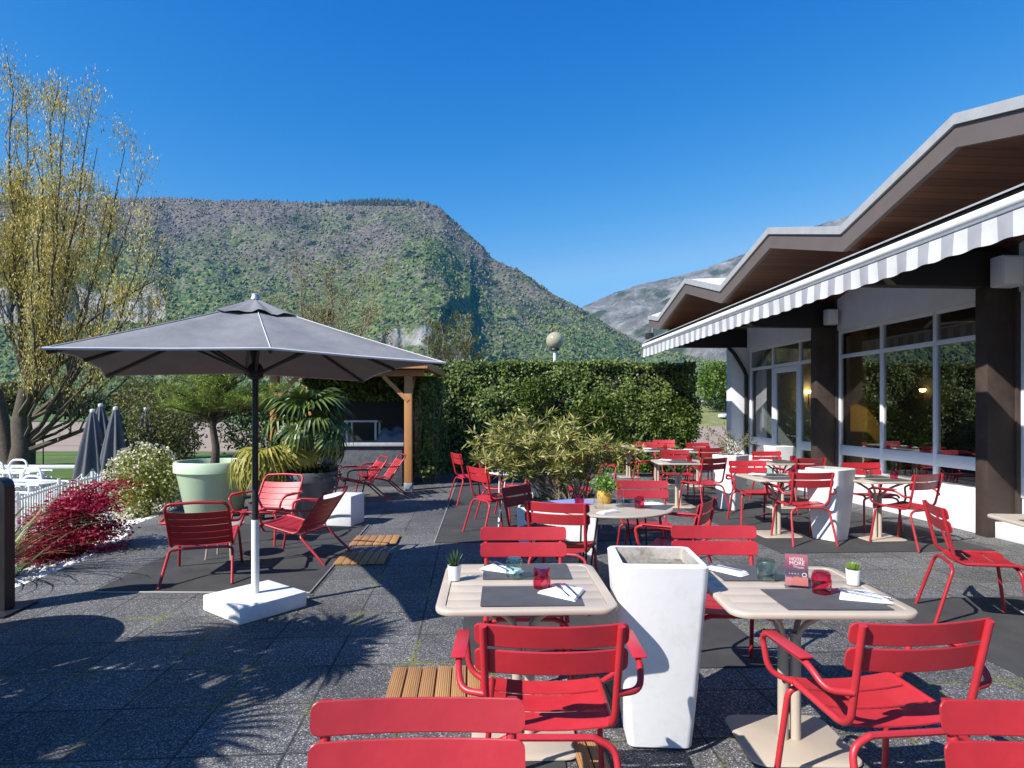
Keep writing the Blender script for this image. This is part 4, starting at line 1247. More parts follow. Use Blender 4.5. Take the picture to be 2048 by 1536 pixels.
# strap leaved grass plant at the left edge
gp = leaf_mat('strap_leaves', [(0.06, 0.075, 0.02), (0.14, 0.15, 0.04), (0.25, 0.23, 0.08), (0.33, 0.30, 0.14)], .45, .25)
gt = thing('strap_grass', 'clump of long arching strap leaves at the left edge', 'plant', (-5.22, 6.1, -.14))
random.seed(9); mb = MB()
for i in range(190):
    a = random.uniform(0, 2 * PI); l = random.uniform(.8, 1.75); out = random.uniform(.3, .9) * l
    h = l * random.uniform(.30, .78); w = random.uniform(.008, .015); ca, sa = math.cos(a), math.sin(a)
    p0 = Vector((random.gauss(0, .07), random.gauss(0, .07), 0)); rows = []
    for j in range(7):
        t = j / 6
        p = p0 + Vector((ca * out * t, sa * out * t, h * (1.7 * t - (1.0 if out > .4 * l else .75) * t * t)))
        ww = w * (1 - t ** 2.2) + .0008
        rows += [p + Vector((-sa, ca, 0)) * ww, p - Vector((-sa, ca, 0)) * ww]
    mb.add(rows, [(2 * j, 2 * j + 1, 2 * j + 3, 2 * j + 2) for j in range(6)])
mb.build('blade', gp, gt, smooth=False); gt.children[0].name = 'blades'

# ------------------------------------------------------------------ pots with palm and pine
def pot(label, x, y, r0, r1, h, m, rim=.10):
    t = thing('plant_pot', label, 'plant pot', (x, y, 0), 0)
    mb = MB()
    mb.lathe([(r0 * .96, 0), (r0, .015), (r1 * .93, h - rim), (r1 * .935, h - rim + .004), (r1, h - rim + .012), (r1 + .004, h - .02), (r1 - .01, h), (r1 - .045, h), (r1 - .055, h - .02), (r1 - .075, h - .12)], 48)
    mb.build('pot_shell', m, t)
    mb = MB(); mb.lathe([(.001, h - .10), (r1 * .5, h - .09), (r1 - .075, h - .11)], 32, cap0=False); mb.build('soil', M['soil'], t)
    return t
pot('big pale green round plant pot holding the cloud pruned pine', -4.58, 9.55, .40, .565, .82, M['green_pot'], .17)
pot('dark grey round plant pot holding the palm', -3.08, 9.35, .29, .435, .68, M['grey_pot'], .15)

pn = thing('pine_tree', 'small flat crowned pine growing in the pale green pot', 'tree', (-4.58, 9.55, .72))
random.seed(31); mb = MB(); TIP = []
tr = [Vector((0, 0, 0)), Vector((.02, 0, .3)), Vector((-.03, 0, .62)), Vector((.02, 0, .92))]
mb.tube(tr, [.072, .058, .052, .045], 10, cap=False)
for i in range(26):
    a = 2 * PI * i / 26 * 3.1 + random.uniform(-.3, .3); rr = random.uniform(.45, 1.08); z = random.uniform(.86, 1.38)
    e = Vector((rr * math.cos(a) + .08, rr * math.sin(a) * .85, z + .18 * (1 - rr)))
    pts = curve_pts(tr[2].lerp(tr[3], random.random()), e, (e.x * .4, e.y * .4, z - .08), 6, .03)
    mb.tube(pts, [.03, .026, .022, .017, .012, .009, .006], 5, cap=False)
    TIP += [(p, rr) for p in pts[3:]]
for i in range(14):
    a = random.uniform(0, 6.28); e = Vector((random.gauss(0, .35), random.gauss(0, .3), random.uniform(1.3, 1.75)))
    pts = curve_pts(tr[3], e, (e.x * .3, e.y * .3, 1.2), 6, .03); mb.tube(pts, [.03, .026, .022, .017, .012, .009, .006], 5, cap=False); TIP += [(p, .3) for p in pts[3:]]
mb.build('trunk', M['bark'], pn, ang=60)
C = []
for p, rr in TIP:
    for q in range(7):
        cc = p + Vector((random.gauss(0, .08), random.gauss(0, .08), random.uniform(0, .08)))
        C += [tuple(cc)] * 26
C = np.array(C) + RNG.normal(0, .012, (len(C), 3))
d = rnd_dirs(len(C), .75)
leaves('needles', C, d, RNG.uniform(.06, .11, len(C)), .006, leaf_mat('pine_needles', [(0.08, 0.13, 0.015), (0.18, 0.25, 0.03), (0.30, 0.36, 0.05)], .5, .15), pn)

def fan_leaf(mb, n, rad, droop, width=.026, arc=300):
    """a palm fan in local axes: petiole arrives along -X at the origin, the blades spread around +X"""
    for i in range(n):
        a = R(-arc / 2 + arc * i / (n - 1))
        l = rad * (1 - .28 * (abs(a) / R(arc / 2)) ** 2) * random.uniform(.9, 1.08)
        d = Vector((math.cos(a), math.sin(a), 0)); s = Vector((-d.y, d.x, 0)); rows = []
        for j in range(6):
            t = j / 5
            w = width * (.35 + 1.5 * t) * (1 if t < .45 else (1 - t) / .55) + .0015
            z = .06 * math.cos(a * 1) * 0 - droop * l * max(0, t - .35) ** 2 * 1.7 * random.uniform(.7, 1.3)
            c = d * (l * t * (1 - .25 * droop * max(0, t - .4))) + Vector((0, 0, z))
            rows += [c + s * w + Vector((0, 0, w * .5)), c, c - s * w + Vector((0, 0, w * .5))]
        fs = []
        for j in range(5):
            o = j * 3; fs += [(o, o + 1, o + 4, o + 3), (o + 1, o + 2, o + 5, o + 4)]
        mb.add(rows, fs)
palm_m = leaf_mat('palm_leaves', [(0.035, 0.065, 0.014), (0.08, 0.13, 0.025), (0.15, 0.21, 0.04), (0.25, 0.29, 0.07)], .38, .22, .6)
palm_y = leaf_mat('yellowed_palm_leaves', [(0.22, 0.22, 0.03), (0.38, 0.34, 0.06), (0.48, 0.44, 0.12)], .5, .3)
def palm(label, x, y, z, trunk_h, nf, rad, pet, seed, yellow=()):
    random.seed(seed)
    t = thing('palm_tree', label, 'palm', (x, y, z))
    mb = MB(); prof = []
    for i in range(int(trunk_h / .04) + 1):
        zz = i * .04; prof.append((.085 + .02 * math.sin(zz * 60) + random.uniform(0, .018) + .03 * max(0, 1 - zz / .25), zz))
    prof.append((.05, trunk_h + .1)); mb.lathe(prof, 14, cap1=True); mb.build('trunk', M['palm_trunk'], t)
    for i in range(nf):
        a = i * 2.399 + random.uniform(-.2, .2)
        el = R(78 - 105 * (i / nf) + random.uniform(-8, 8))
        pl = pet * random.uniform(.8, 1.15)
        base = Vector((0, 0, trunk_h + .05 - .15 * i / nf))
        hub = base + Vector((math.cos(a) * math.cos(el), math.sin(a) * math.cos(el), math.sin(el))) * pl
        mb = MB(); mb.cur = 0
        mb.tube(curve_pts(base, hub, base.lerp(hub, .5) + Vector((0, 0, .06)), 5, .0), [.016, .013, .011, .010, .009, .008], 5)
        f2 = MB(); fan_leaf(f2, 26, rad * random.uniform(.85, 1.1), .55 + .5 * (i / nf) if i not in yellow else 1.0)
        tilt = el - R(30 + 25 * i / nf)
        rot = Matrix.Rotation(a, 3, 'Z') @ Matrix.Rotation(-tilt, 3, 'Y') @ Matrix.Rotation(random.uniform(-.35, .35), 3, 'X')
        mb.cur = 1
        mb.add([hub + rot @ Vector(p) for p in f2.v], f2.f)
        o = mb.build('frond', [palm_m, palm_y if i in yellow else palm_m], t, smooth=False)
        if i in yellow: o['label'] = 'yellowed drooping frond'
    return t
pl = palm('fan palm with fibrous trunk growing in the dark grey pot', -3.08, 9.35, .56, .70, 24, .46, .46, 14, (20, 23))
leaves('underplanting', np.stack([RNG.normal(.12, .16, 900), RNG.normal(-.05, .16, 900), RNG.uniform(.0, .22, 900)], 1), rnd_dirs(900, .3), .05, .03, deep, pl)
yf = thing('cordyline_plant', 'low drooping yellow green palm plant between the two big pots', 'plant', (-3.72, 9.05, 0))
random.seed(77)
mb = MB(); mb.lathe([(.10, 0), (.13, .25), (.12, .25), (.11, .2)], 16, cap1=True); mb.build('pot_shell', M['grey_pot'], yf)
mb = MB(); mb.tube([(0, 0, .2), (.02, 0, .6), (.06, 0, .85)], [.05, .04, .03], 8); mb.build('trunk', M['palm_trunk'], yf)
for i in range(9):
    a = i * 2.4; el = R(55 - 9 * i)
    base = Vector((.06, 0, .85)); hub = base + Vector((math.cos(a) * math.cos(el), math.sin(a) * math.cos(el), math.sin(el))) * .22
    mb = MB(); mb.tube([base, hub], [.010, .007], 5)
    f2 = MB(); fan_leaf(f2, 24, .46, 1.25, .017)
    rot = Matrix.Rotation(a, 3, 'Z') @ Matrix.Rotation(-(el - R(35)), 3, 'Y')
    mb.cur = 1; mb.add([hub + rot @ Vector(p) for p in f2.v], f2.f)
    mb.build('frond', [palm_y, palm_y], yf, smooth=False)
# potted palms standing left of the camera: only their shadows reach into the photograph
pot('round grey pot left of the camera, out of the frame', -3.85, 2.55, .34, .5, .75, M['grey_pot'], .15)
palm('tall fan palm left of the camera, out of the frame', -3.85, 2.55, .62, 1.25, 20, .55, .60, 15)
palm('lower fan palm left of the camera, out of the frame', -4.0, 1.55, .0, 1.55, 20, .6, .62, 16)
pot('wide grey pot left of the camera, out of the frame', -4.25, 3.6, .5, .62, .95, M['grey_pot'], .15)
pot('grey pot under the lower palm left of the camera, out of the frame', -4.0, 1.55, .3, .45, .6, M['grey_pot'], .15)

# ------------------------------------------------------------------ pool garden: fence, loungers, closed parasols
lw = thing('pool_rail', 'long low white rail behind the white sun loungers by the pool', 'rail', (0, 0, 0))
mb = MB(); mb.box(-24, -12.0, 19.6, 19.7, -.25, -.14, bev=.01); mb.build('top_rail', M['white_plastic'], lw)
for x in (-23, -21, -19, -17, -15, -13):
    mb = MB(); mb.box(x - .03, x + .03, 19.61, 19.69, LOW, -.253); mb.build('post', M['white_plastic'], lw, smooth=False)

gf = thing('mesh_fence', 'thin dark wire fence on the lawn by the alder trunk', 'fence', (0, 0, LOW))
for x in (-20.4, -18.6, -16.6, -14.6, -12.6):
    mb = MB(); mb.tube([(x, 24.6, 0), (x, 24.6, 1.25)], .022, 6); mb.build('post', M['black_metal'], gf)
mb = MB()
for z in (.05, .4, .8, 1.2): mb.tube([(-20.4, 24.6, z), (-12.6, 24.6, z)], .005, 4)
mb.build('wire', M['black_metal'], gf)

fence = thing('picket_fence', 'white metal picket fence round the pool garden', 'fence', (0, 0, LOW))
FP = [Vector((-6.3, 6.9, 0)), Vector((-6.95, 8.7, 0)), Vector((-7.6, 10.4, 0)), Vector((-7.85, 11.6, 0)), Vector((-8.25, 13.9, 0))]
pk = None
for p, q in zip(FP, FP[1:]):
    L_ = (q - p).length; d_ = (q - p).normalized()
    for z in (.12, .93):
        mb = MB(); mb.tube([p + Vector((0, 0, z)), q + Vector((0, 0, z))], .018, 8); mb.build('rail', M['white_plastic'], fence)
    mb = MB(); mb.tube([p, p + Vector((0, 0, 1.05))], .028, 8); mb.build('post', M['white_plastic'], fence)
    n = int(L_ / .105)
    for i in range(1, n):
        c = p + d_ * (i * L_ / n)
        if pk is None:
            mb = MB(); mb.tube([(0, 0, .05), (0, 0, .97)], .014, 6); pk = mb.build('picket', M['white_plastic'], fence); o = pk
        else:
            o = pk.copy(); COL.objects.link(o); o.parent = fence
        o.location = c

def sunbed():
    t = thing('sun_lounger', 'white plastic sun lounger', 'sun lounger', (0, 0, 0), 0, 'white plastic sun loungers by the pool')
    mb = MB()
    for i in range(14):
        y = -.9 + i * .135; mb.box(-.30, .30, y, y + .10, .30, .325, bev=.008)
    mb.build('slatted_bed', M['white_plastic'], t)
    for s in (-1, 1):
        mb = MB(); mb.tube(fillet([(s * .33, -.95, .31), (s * .33, .95, .31)], .1), .028, 8); mb.build('side_rail', M['white_plastic'], t)
        mb = MB(); mb.tube(fillet([(s * .33, -.25, .31), (s * .33, -.2, .58), (s * .33, .22, .58), (s * .33, .32, .31)], .16, 6), .026, 8); mb.build('arm', M['white_plastic'], t)
        for y in (-.7, .7):
            mb = MB(); mb.tube(fillet([(s * .33, y, .31), (s * .34, y, 0)], .05), .03, 8); mb.build('leg', M['white_plastic'], t)
    return t
sb = sunbed(); sb.location = (-10.6, 13.3, LOW); sb.rotation_euler = (0, 0, R(78)); sb['label'] = 'white sun lounger at the bottom of the stack behind the crimson maple'
for (x, y, z, rz, lab) in ((-10.6, 13.3, .17, 78, 'white sun lounger in the middle of the stack behind the crimson maple'),
                           (-10.6, 13.3, .34, 78, 'white sun lounger on top of the stack behind the crimson maple'),
                           (-12.7, 15.6, 0, 84, 'white sun lounger at the bottom of the stack near the white rail'),
                           (-12.7, 15.6, .17, 84, 'white sun lounger in the middle of the stack near the white rail'),
                           (-12.7, 15.6, .34, 84, 'white sun lounger on top of the stack near the white rail'),
                           (-10.1, 11.6, 0, 70, 'white sun lounger at the left edge behind the strap leaves')):
    dup(sb, (x, y, LOW + z), R(rz), lab)

def closed_parasol(label, x, y, h, ry, seed):
    random.seed(seed)
    t = thing('closed_parasol', label, 'parasol', (x, y, LOW), ry, 'closed grey parasols by the pool')
    mb = MB(); mb.tube([(0, 0, 0), (0, 0, h + .03)], .025, 10); mb.build('pole', M['grey_metal'], t)
    mb = MB(); mb.lathe([(.045, h - .005), (.06, h + .03), (.05, h + .075), (.02, h + .085)], 14, cap1=True); mb.build('cap', M['white_plastic'], t)
    n = 96; rows = []; zs = [0, .05, .15, .3, .5, .7, .85, .95, 1]
    ph = random.uniform(0, 6)
    for t_ in zs:
        row = []
        for k in range(n):
            a = 2 * PI * k / n
            fold = .5 + .5 * math.cos(a * 8 + ph); f2 = math.sin(a * 3 + ph * 2)
            r = .06 + .36 * t_ ** .85 * (.55 + .5 * fold + .10 * f2)
            zz = h - 1.6 * t_ + (.16 * (1 - fold) - .10 * math.sin(a * 2 + ph)) * max(0, t_ - .7) / .3
            row.append((r * math.cos(a), r * math.sin(a), zz))
        rows.append(row)
    mb = MB(); mb.loft(rows, False, False); c = mb.build('folded_canopy', M['dark_fabric'], t, ang=70)
    mb = MB(); mb.tube(rows[-1] + [rows[-1][0]], .011, 5); mb.build('trim', M['white_plastic'], c)
    mb = MB(); mb.box(-.3, .3, -.3, .3, 0, .09, bev=.015); mb.build('base', M['white_paint'], t)
closed_parasol('closed grey parasol leftmost of the group by the pool', -10.15, 15.0, 2.14, .3, 1)
closed_parasol('closed grey parasol standing behind the leftmost one', -10.45, 15.75, 2.28, 1.1, 2)
closed_parasol('closed grey parasol in the middle of the group by the pool', -9.62, 15.05, 2.20, .8, 3)
closed_parasol('closed grey parasol rightmost of the group by the pool', -9.2, 15.6, 2.20, 2.1, 4)

# ------------------------------------------------------------------ dark display stand at the left edge
ds = thing('display_stand', 'dark upright stand with rounded top on a flat foot at the left edge', 'stand', (-4.20, 4.92, 0), .1)
mb = MB(); prof = fillet([(-.24, 0, .02), (-.24, 0, 1.06), (.20, 0, 1.06), (.20, 0, .02)], .09, 6)
mb.loft([[(p.x, y, p.z) for p in prof] for y in (-.06, .06)]); mb.build('panel', M['black_metal'], ds)
mb = MB(); mb.box(-.30, .29, -.20, .20, 0, .019, bev=.004); mb.build('foot', M['black_metal'], ds)

# ------------------------------------------------------------------ the big open parasol
ps = thing('open_parasol', 'big open grey rectangular parasol on a white base', 'parasol', (-2.07, 5.0, 0))
URZ = R(26.7); HXs, HYs = 1.165, 1.223
APX, RC, RM = 2.47, 1.925, 1.975
def rim(k):
    """rim point in direction index k/16 of the turn: corners lie lower than the middles of the sides"""
    seq = [(1, 1), (0, 1), (-1, 1), (-1, 0), (-1, -1), (0, -1), (1, -1), (1, 0)]
    return seq[k % 8]
def rim_pt(s, t):
    x, y = s[0] * (1 - t) + s[2] * t, s[1] * (1 - t) + s[3] * t
    return x, y
ruz = Matrix.Rotation(URZ, 3, 'Z')
def canopy_pt(x, y, rho):
    """x,y on the unit square rim, rho 0..1 from apex to rim"""
    corner = min(abs(x), abs(y))
    z = RM + (RC - RM) * corner
    mid = 1 - abs(2 * corner - 1)
    pull = 1 - .035 * mid
    zz = APX + (z - APX) * rho ** .93 - .022 * mid * math.sin(PI * rho)
    return ruz @ Vector((x * HXs * rho * pull, y * HYs * rho * pull, zz - .0097 * y * HYs * rho))
ring = []
for k in range(8):
    x0, y0 = rim(k); x1, y1 = rim(k + 1)
    for j in range(6): ring.append((x0 + (x1 - x0) * j / 6, y0 + (y1 - y0) * j / 6))
rhos = [.02, .1, .2, .32, .45, .6, .75, .88, 1.0]
mb = MB()
loops = [[canopy_pt(x, y, r) for x, y in ring] for r in rhos]
lo2 = [[p - Vector((0, 0, .006)) for p in l] for l in reversed(loops)]
mb.loft(loops + lo2, False, False)
can = mb.build('canopy', M['grey_fabric'], ps, ang=60)
mb = MB(); mb.tube([canopy_pt(x, y, 1.0) for x, y in ring] + [canopy_pt(*ring[0], 1.0)], .009, 6); mb.build('edge_trim', M['pale_trim'], can)
for k in range(8):
    mb = MB(); mb.tube([canopy_pt(*rim(k), r) + Vector((0, 0, .003)) for r in rhos], .004, 5); mb.build('seam', M['pale_trim'], can)
mb = MB(); l2 = []
for r in (.01, .06, .12, .18, .245):
    l2.append([canopy_pt(x, y, r) + Vector((0, 0, .035 - .04 * r + .012 * math.sin(i * 1.7) * r * 4)) for i, (x, y) in enumerate(ring)])
mb.loft(l2, True, False); mb.build('vent_flap', M['grey_fabric'], can, ang=60)
mb = MB(); mb.lathe([(.04, APX + .02), (.03, APX + .04), (.027, APX + .062), (.016, APX + .07)], 16, cap1=True); mb.build('finial', M['grey_metal'], ps)
hub = Vector((0, 0, 1.90))
for k in range(8):
    a, b_ = canopy_pt(*rim(k), .03) - Vector((0, 0, .03)), canopy_pt(*rim(k), .985) - Vector((0, 0, .022))
    pts = [canopy_pt(*rim(k), r) - Vector((0, 0, .026)) for r in (.03, .3, .6, .985)]
    mb = MB(); mb.tube(pts, .0135, 6); rb = mb.build('rib', M['black_metal'], ps)
    m_ = canopy_pt(*rim(k), .46) - Vector((0, 0, .035))
    dr = Vector((m_.x, m_.y, 0)).normalized()
    mb = MB(); mb.tube([hub + dr * .05, m_], .011, 6); mb.build('strut', M['black_metal'], rb)
mb = MB(); mb.lathe([(.024, 1.84), (.06, 1.86), (.065, 1.92), (.05, 1.96), (.024, 1.98)], 16); mb.build('runner', M['black_metal'], ps)
mb = MB(); mb.tube([(0, 0, .70), (0, 0, 2.47)], .024, 16); mb.build('pole', M['black_metal'], ps)
mb = MB(); mb.tube([(0, 0, .125), (0, 0, .715)], .030, 16); mb.build('lower_pole', M['white_plastic'], ps)
mb = MB(); mb.tube([(-.03, -.01, .90), (-.085, -.03, .90)], [.012, .02], 10); mb.build('knob', M['black_metal'], ps)
mb = MB(); mb.box(-.285, .285, -.285, .285, 0, .125, bev=.012); mb.build('base', M['white_paint'], ps, rotz=R(-38))

# mats and wooden tiles
def carpet(label, pts, z=.008):
    mb = MB(); mb.prism([tuple(p) for p in pts], .002, z)
    return tag(mb.build('outdoor_mat', M['mat_dark'], smooth=False), label, 'mat', 'dark outdoor mats')
m1 = carpet('dark mat under the group of low lounge chairs', [(-3.68, 5.42), (-1.76, 5.40), (-1.99, 8.6), (-3.95, 8.7)])
mb = MB()
for p, q in (((-3.68, 5.42), (-1.76, 5.40)), ((-1.76, 5.40), (-1.99, 8.6))):
    mb.tube([(p[0], p[1], .008), (q[0], q[1], .008)], .009, 6)
mb.build('trim', M['mat_edge'], m1)
m2 = carpet('long dark mat under the tables behind the oleander', [(-.93, 7.45), (2.2, 7.62), (1.6, 15.5), (-1.3, 15.4)])
mb = MB(); mb.tube([(-.93, 7.45, .008), (-1.3, 15.4, .008)], .008, 6); mb.build('trim', M['mat_edge'], m2)
carpet('dark mat under the two front tables', [(-.32, 3.76), (1.70, 3.86), (1.62, 5.05), (-.38, 4.95)])
carpet('dark mat below the red chair at the right edge', [(3.05, 3.70), (5.6, 3.85), (5.5, 5.35), (2.95, 5.22)])
carpet('dark mat under the row of tables along the windows', [(3.0, 6.9), (5.5, 7.05), (5.2, 12.6), (2.6, 12.4)])
carpet('dark mat at the bottom edge under the front chair', [(-.49, 1.6), (.26, 1.64), (.24, 2.86), (-.51, 2.82)])
def deck_tile(label, x, y, w, d, nb, rz):
    t = thing('deck_tile', label, 'wooden tile', (x, y, 0), rz, 'wooden deck tiles let into the paving')
    bw = w / nb
    mb = MB()
    for i in range(nb): mb.box(-w / 2 + i * bw + .004, -w / 2 + (i + 1) * bw - .004, -d / 2, d / 2, .006, .024, bev=.002)
    mb.build('boards', M['deck'], t)
    mb = MB(); mb.box(-w / 2, w / 2, -d / 2 + .03, d / 2 - .03, .001, .0055); mb.build('underlay', M['black_brown'], t, smooth=False)
deck_tile('sunlit wooden deck tile between lounge mat and parasol shade, the farther one', -1.66, 7.55, .55, .52, 6, BROT)
deck_tile('wooden deck tile half in the parasol shade, nearer one beside the lounge mat', -1.60, 6.65, .52, .52, 6, BROT)
deck_tile('orange grooved deck tile in the foreground left of the front armchair', -.44, 3.55, .54, .54, 6, BROT)
deck_tile('narrow deck tile at the bottom edge below the front left chair', -.56, 2.6, .12, .5, 2, BROT)
deck_tile('dark shaded deck tile under the front armchair beside the white planter', .50, 3.48, .26, .42, 3, BROT)
deck_tile('small sunlit deck tile at the bottom edge beside the white planter', .36, 2.82, .14, .3, 2, BROT)

# ------------------------------------------------------------------ chairs
def slat_mesh(mb, W, H, th, bow, rad, xf):
    """rounded curved slat: width along x, height along z, bowed towards -y in the middle"""
    xs = [-W / 2 + rad * (1 - math.cos(PI / 2 * i / 4)) for i in range(5)]
    xs = xs + [-W / 2 + rad + (W - 2 * rad) * i / 10 for i in range(1, 10)]
    xs = xs + [-x for x in xs[4::-1]]
    loops = []
    for x in xs:
        e = W / 2 - abs(x)
        hh = H / 2 if e >= rad else H / 2 - rad + math.sqrt(max(0, rad * rad - (rad - e) ** 2))
        hh = max(hh, .004)
        y = -bow * (1 - (2 * x / W) ** 2)
        c = th / 2
        loops.append([xf @ Vector(p) for p in ((x, y - c * .6, -hh), (x, y + c * .6, -hh), (x, y + c, -hh + .003), (x, y + c, hh - .003), (x, y + c * .6, hh), (x, y - c * .6, hh), (x, y - c, hh - .003), (x, y - c, -hh + .003))])
    mb.loft(loops)

def make_chair(arms, label, m, detail=True):
    t = thing('garden_armchair' if arms else 'garden_chair', label, 'armchair' if arms else 'chair', (0, 0, 0), 0, 'red slatted metal chairs of the terrace')
    for s in (-1, 1):
        mb = MB()
        mb.tube(fillet([(s * .2365, -.286, .855), (s * .226, -.205, .49), (s * .222, -.15, .452), (s * .222, .19, .466), (s * .222, .238, .438)], .06, 5), .0135, 10)
        mb.build('side_frame', m, t)
        mb = MB(); mb.tube(fillet([(s * .262, -.335, 0), (s * .228, -.215, .40), (s * .15, -.205, .432)], .05, 6), .013, 10); mb.build('leg', m, t)
        mb = MB(); mb.tube(fillet([(s * .250, .262, 0), (s * .224, .205, .415), (s * .15, .195, .436)], .05, 6), .013, 10); mb.build('leg', m, t)
        if arms:
            mb = MB()
            mb.tube(fillet([(s * .232, -.232, .60), (s * .318, -.205, .60), (s * .335, -.12, .662), (s * .335, .17, .668), (s * .33, .225, .64), (s * .315, .20, .50), (s * .232, .165, .466)], .05, 5), .0125, 10)
            a = mb.build('arm', m, t)
            mb = MB(); mb.box(s * .335 - .027, s * .335 + .027, -.115, .165, .676, .684, bev=.003); mb.build('armrest', m, a)
    for y in (-.205, .195):
        mb = MB(); mb.tube([(-.152, y, .432 if y < 0 else .436), (.152, y, .432 if y < 0 else .436)], .013, 8); mb.build('crossbar', m, t)
    mb = MB()
    for i in range(3):
        y0 = -.17 + i * .133; y1 = y0 + .118
        rows = []
        for j in range(13):
            x = -.210 + .42 * j / 12
            dz = -.016 * (1 - (x / .21) ** 2)
            z0, z1 = .458 + .014 * (y0 + .17) / .4 + dz, .458 + .014 * (y1 + .17) / .4 + dz
            if i == 2: z1 -= .006
            rows.append([(x, y0, z0 - .006), (x, y1, z1 - .006), (x, y1, z1), (x, y0, z0)])
        mb.loft(rows)
    mb.build('seat', m, t, ang=25)
    lean = math.atan2(.083, .378)
    for z, h in ((.820, .083), (.724, .088)):
        y = -.288 + (.868 - z) * .083 / .378 + .021
        xf = Matrix.Translation((0, y, z)) @ Matrix.Rotation(lean, 4, 'X')
        mb = MB(); slat_mesh(mb, .535, h, .008, .030, .022, xf)
        mb.build('back_slat', m, t, ang=22)
    return t

def face_rot(fx, fy):
    return math.atan2(-fx, fy)

CH = [  # armchair?, place of the top of the back x y, facing x y, label
 (False, -.236, 1.585, .03, -1, 'red side chair nearest the camera, only its back seen at the bottom edge'),
 (True, .137, 2.11, .0, 1, 'red armchair seen from behind at the front left table, before the tall white planter'),
 (True, 1.435, 2.14, -.10, 1, 'red armchair seen from behind at the front right table with the menu card'),
 (False, 1.345, 1.56, -.10, -1, 'red chair cut off by the bottom right corner'),
 (False, 3.28, 4.84, .94, -.34, 'red side chair in profile at the right edge, its back to the left'),
 (False, .070, 3.90, .02, -1, 'red side chair facing us behind the front left table'),
 (False, 1.275, 3.95, -.03, -1, 'red side chair facing us behind the front right table'),
 (True, 1.60, 5.02, -.85, .5, 'red armchair turned left at the round table, seen over the empty planter'),
 (False, .345, 4.92, .30, .95, 'bright red side chair from behind at the round table with the basket'),
 (False, 1.35, 6.46, -.05, -1, 'sunlit red chair facing us on the far side of the round table with the basket'),
 (False, -.46, 7.92, .84, .54, 'bright red chair left of the oleander, its back towards us'),
 (False, -.97, 10.55, .92, .38, 'red chair seen edge on before the hedge, farthest left of the oleander'),
 (False, .93, 9.4, -.1, -1, 'red chair facing us half hidden behind the oleander leaves'),
 (False, 1.03, 8.05, -.93, .1, 'shaded dark red chair right of the oleander trunk'),
 (True, -.36, 9.25, .8, -.5, 'red armchair in the shade left behind the oleander, by the white topped table'),
 (True, 1.95, 12.9, .7, .5, 'red armchair half hidden right of the oleander near the hedge'),
 (False, .50, 12.2, .1, -1, 'red chair glimpsed through the middle of the oleander'),
 (False, 3.05, 14.2, -.05, -1, 'red chair facing us in the last row before the hedge'),
 (False, 3.72, 15.2, -.2, -1, 'red chair farthest back, just before the hedge'),
 (False, 2.98, 11.4, -.05, -1, 'red chair facing us in the third row, its seat showing under the table'),
 (False, 4.15, 13.9, .0, -1, 'pinkish lit red chair facing us in front of the field gap'),
 (False, 3.86, 12.0, -.1, 1, 'red chair mostly hidden behind the white planter with twigs'),
 (False, 3.10, 9.46, -.42, .9, 'dark red side chair from behind beside the white planter with twigs'),
 (True, 3.40, 8.98, -.05, -1, 'red armchair facing us before the white planter with twigs'),
 (True, 3.53, 7.26, -.03, 1, 'red armchair from behind just left of the white planter by the windows'),
 (False, 4.86, 8.66, .0, -1, 'red side chair facing us right of the white planter by the windows'),
 (True, 4.77, 7.08, -.40, .91, 'red armchair from behind in front of the white plinth and the nearest dark column'),
 (True, 4.57, 9.46, -.15, 1, 'red armchair from behind, its back showing over the white planter by the windows'),
 (False, 4.52, 11.05, .05, -1, 'red chair facing us left of the small white planter at the glass door'),
]
protos = {}
for arms, bx, by, fx, fy, lab in CH:
    l = math.hypot(fx, fy); fx, fy = fx / l, fy / l
    loc = (bx + .288 * fx, by + .288 * fy, .009)
    rz = face_rot(fx, fy)
    if arms not in protos:
        protos[arms] = make_chair(arms, lab, M['red'])
        protos[arms].location = loc; protos[arms].rotation_euler = (0, 0, rz)
    else:
        dup(protos[arms], loc, rz, lab)

def fade(root):
    """every chair has weathered a little differently"""
    v = random.uniform(.80, 1.12); g = random.uniform(.85, 1.2)
    for ch in root.children_recursive:
        k = v * (1.10 if ch.name.startswith('seat') or ch.name.startswith('armrest') else 1)
        ch.color = (min(k, 1.2), k * g, k * g, 1)
random.seed(17)
for o in list(COL.objects):
    if o.parent is None and (o.name.startswith('garden_chair') or o.name.startswith('garden_armchair')): fade(o)

# folding bistro chair at the round table
fc = thing('folding_chair', 'shaded red folding chair with crossed legs between oleander and round table', 'folding chair', (.05 + .22 * .8, 6.0 - .22 * .6, .009), face_rot(.8, -.6))
dr = mat('shaded_red_paint', (0.16, 0.008, 0.016), .5, .1, 9)  # darker red holds the shade of the backlit chair in its colour
for s in (-1, 1):
    mb = MB(); mb.tube(fillet([(s * .20, -.24, .86), (s * .20, -.16, .48), (s * .20, .26, 0)], .08, 4), .011, 8); mb.build('leg', dr, fc)
    mb = MB(); mb.tube([(s * .178, .20, .46), (s * .178, -.26, 0)], .011, 8); mb.build('leg', dr, fc)
mb = MB()
for i in range(4): mb.box(-.20, .20, -.17 + i * .095, -.085 + i * .095, .462, .474, bev=.003)
mb.build('seat', dr, fc)
for z in (.815, .715):
    mb = MB(); slat_mesh(mb, .46, .085, .008, .012, .012, Matrix.Translation((0, -.232 + (.86 - z) * .2, z)) @ Matrix.Rotation(.2, 4, 'X')); mb.build('back_slat', dr, fc, ang=22)
mb = MB(); mb.tube([(-.178, -.2, .06), (.178, -.2, .06)], .009, 6); mb.build('crossbar', dr, fc)

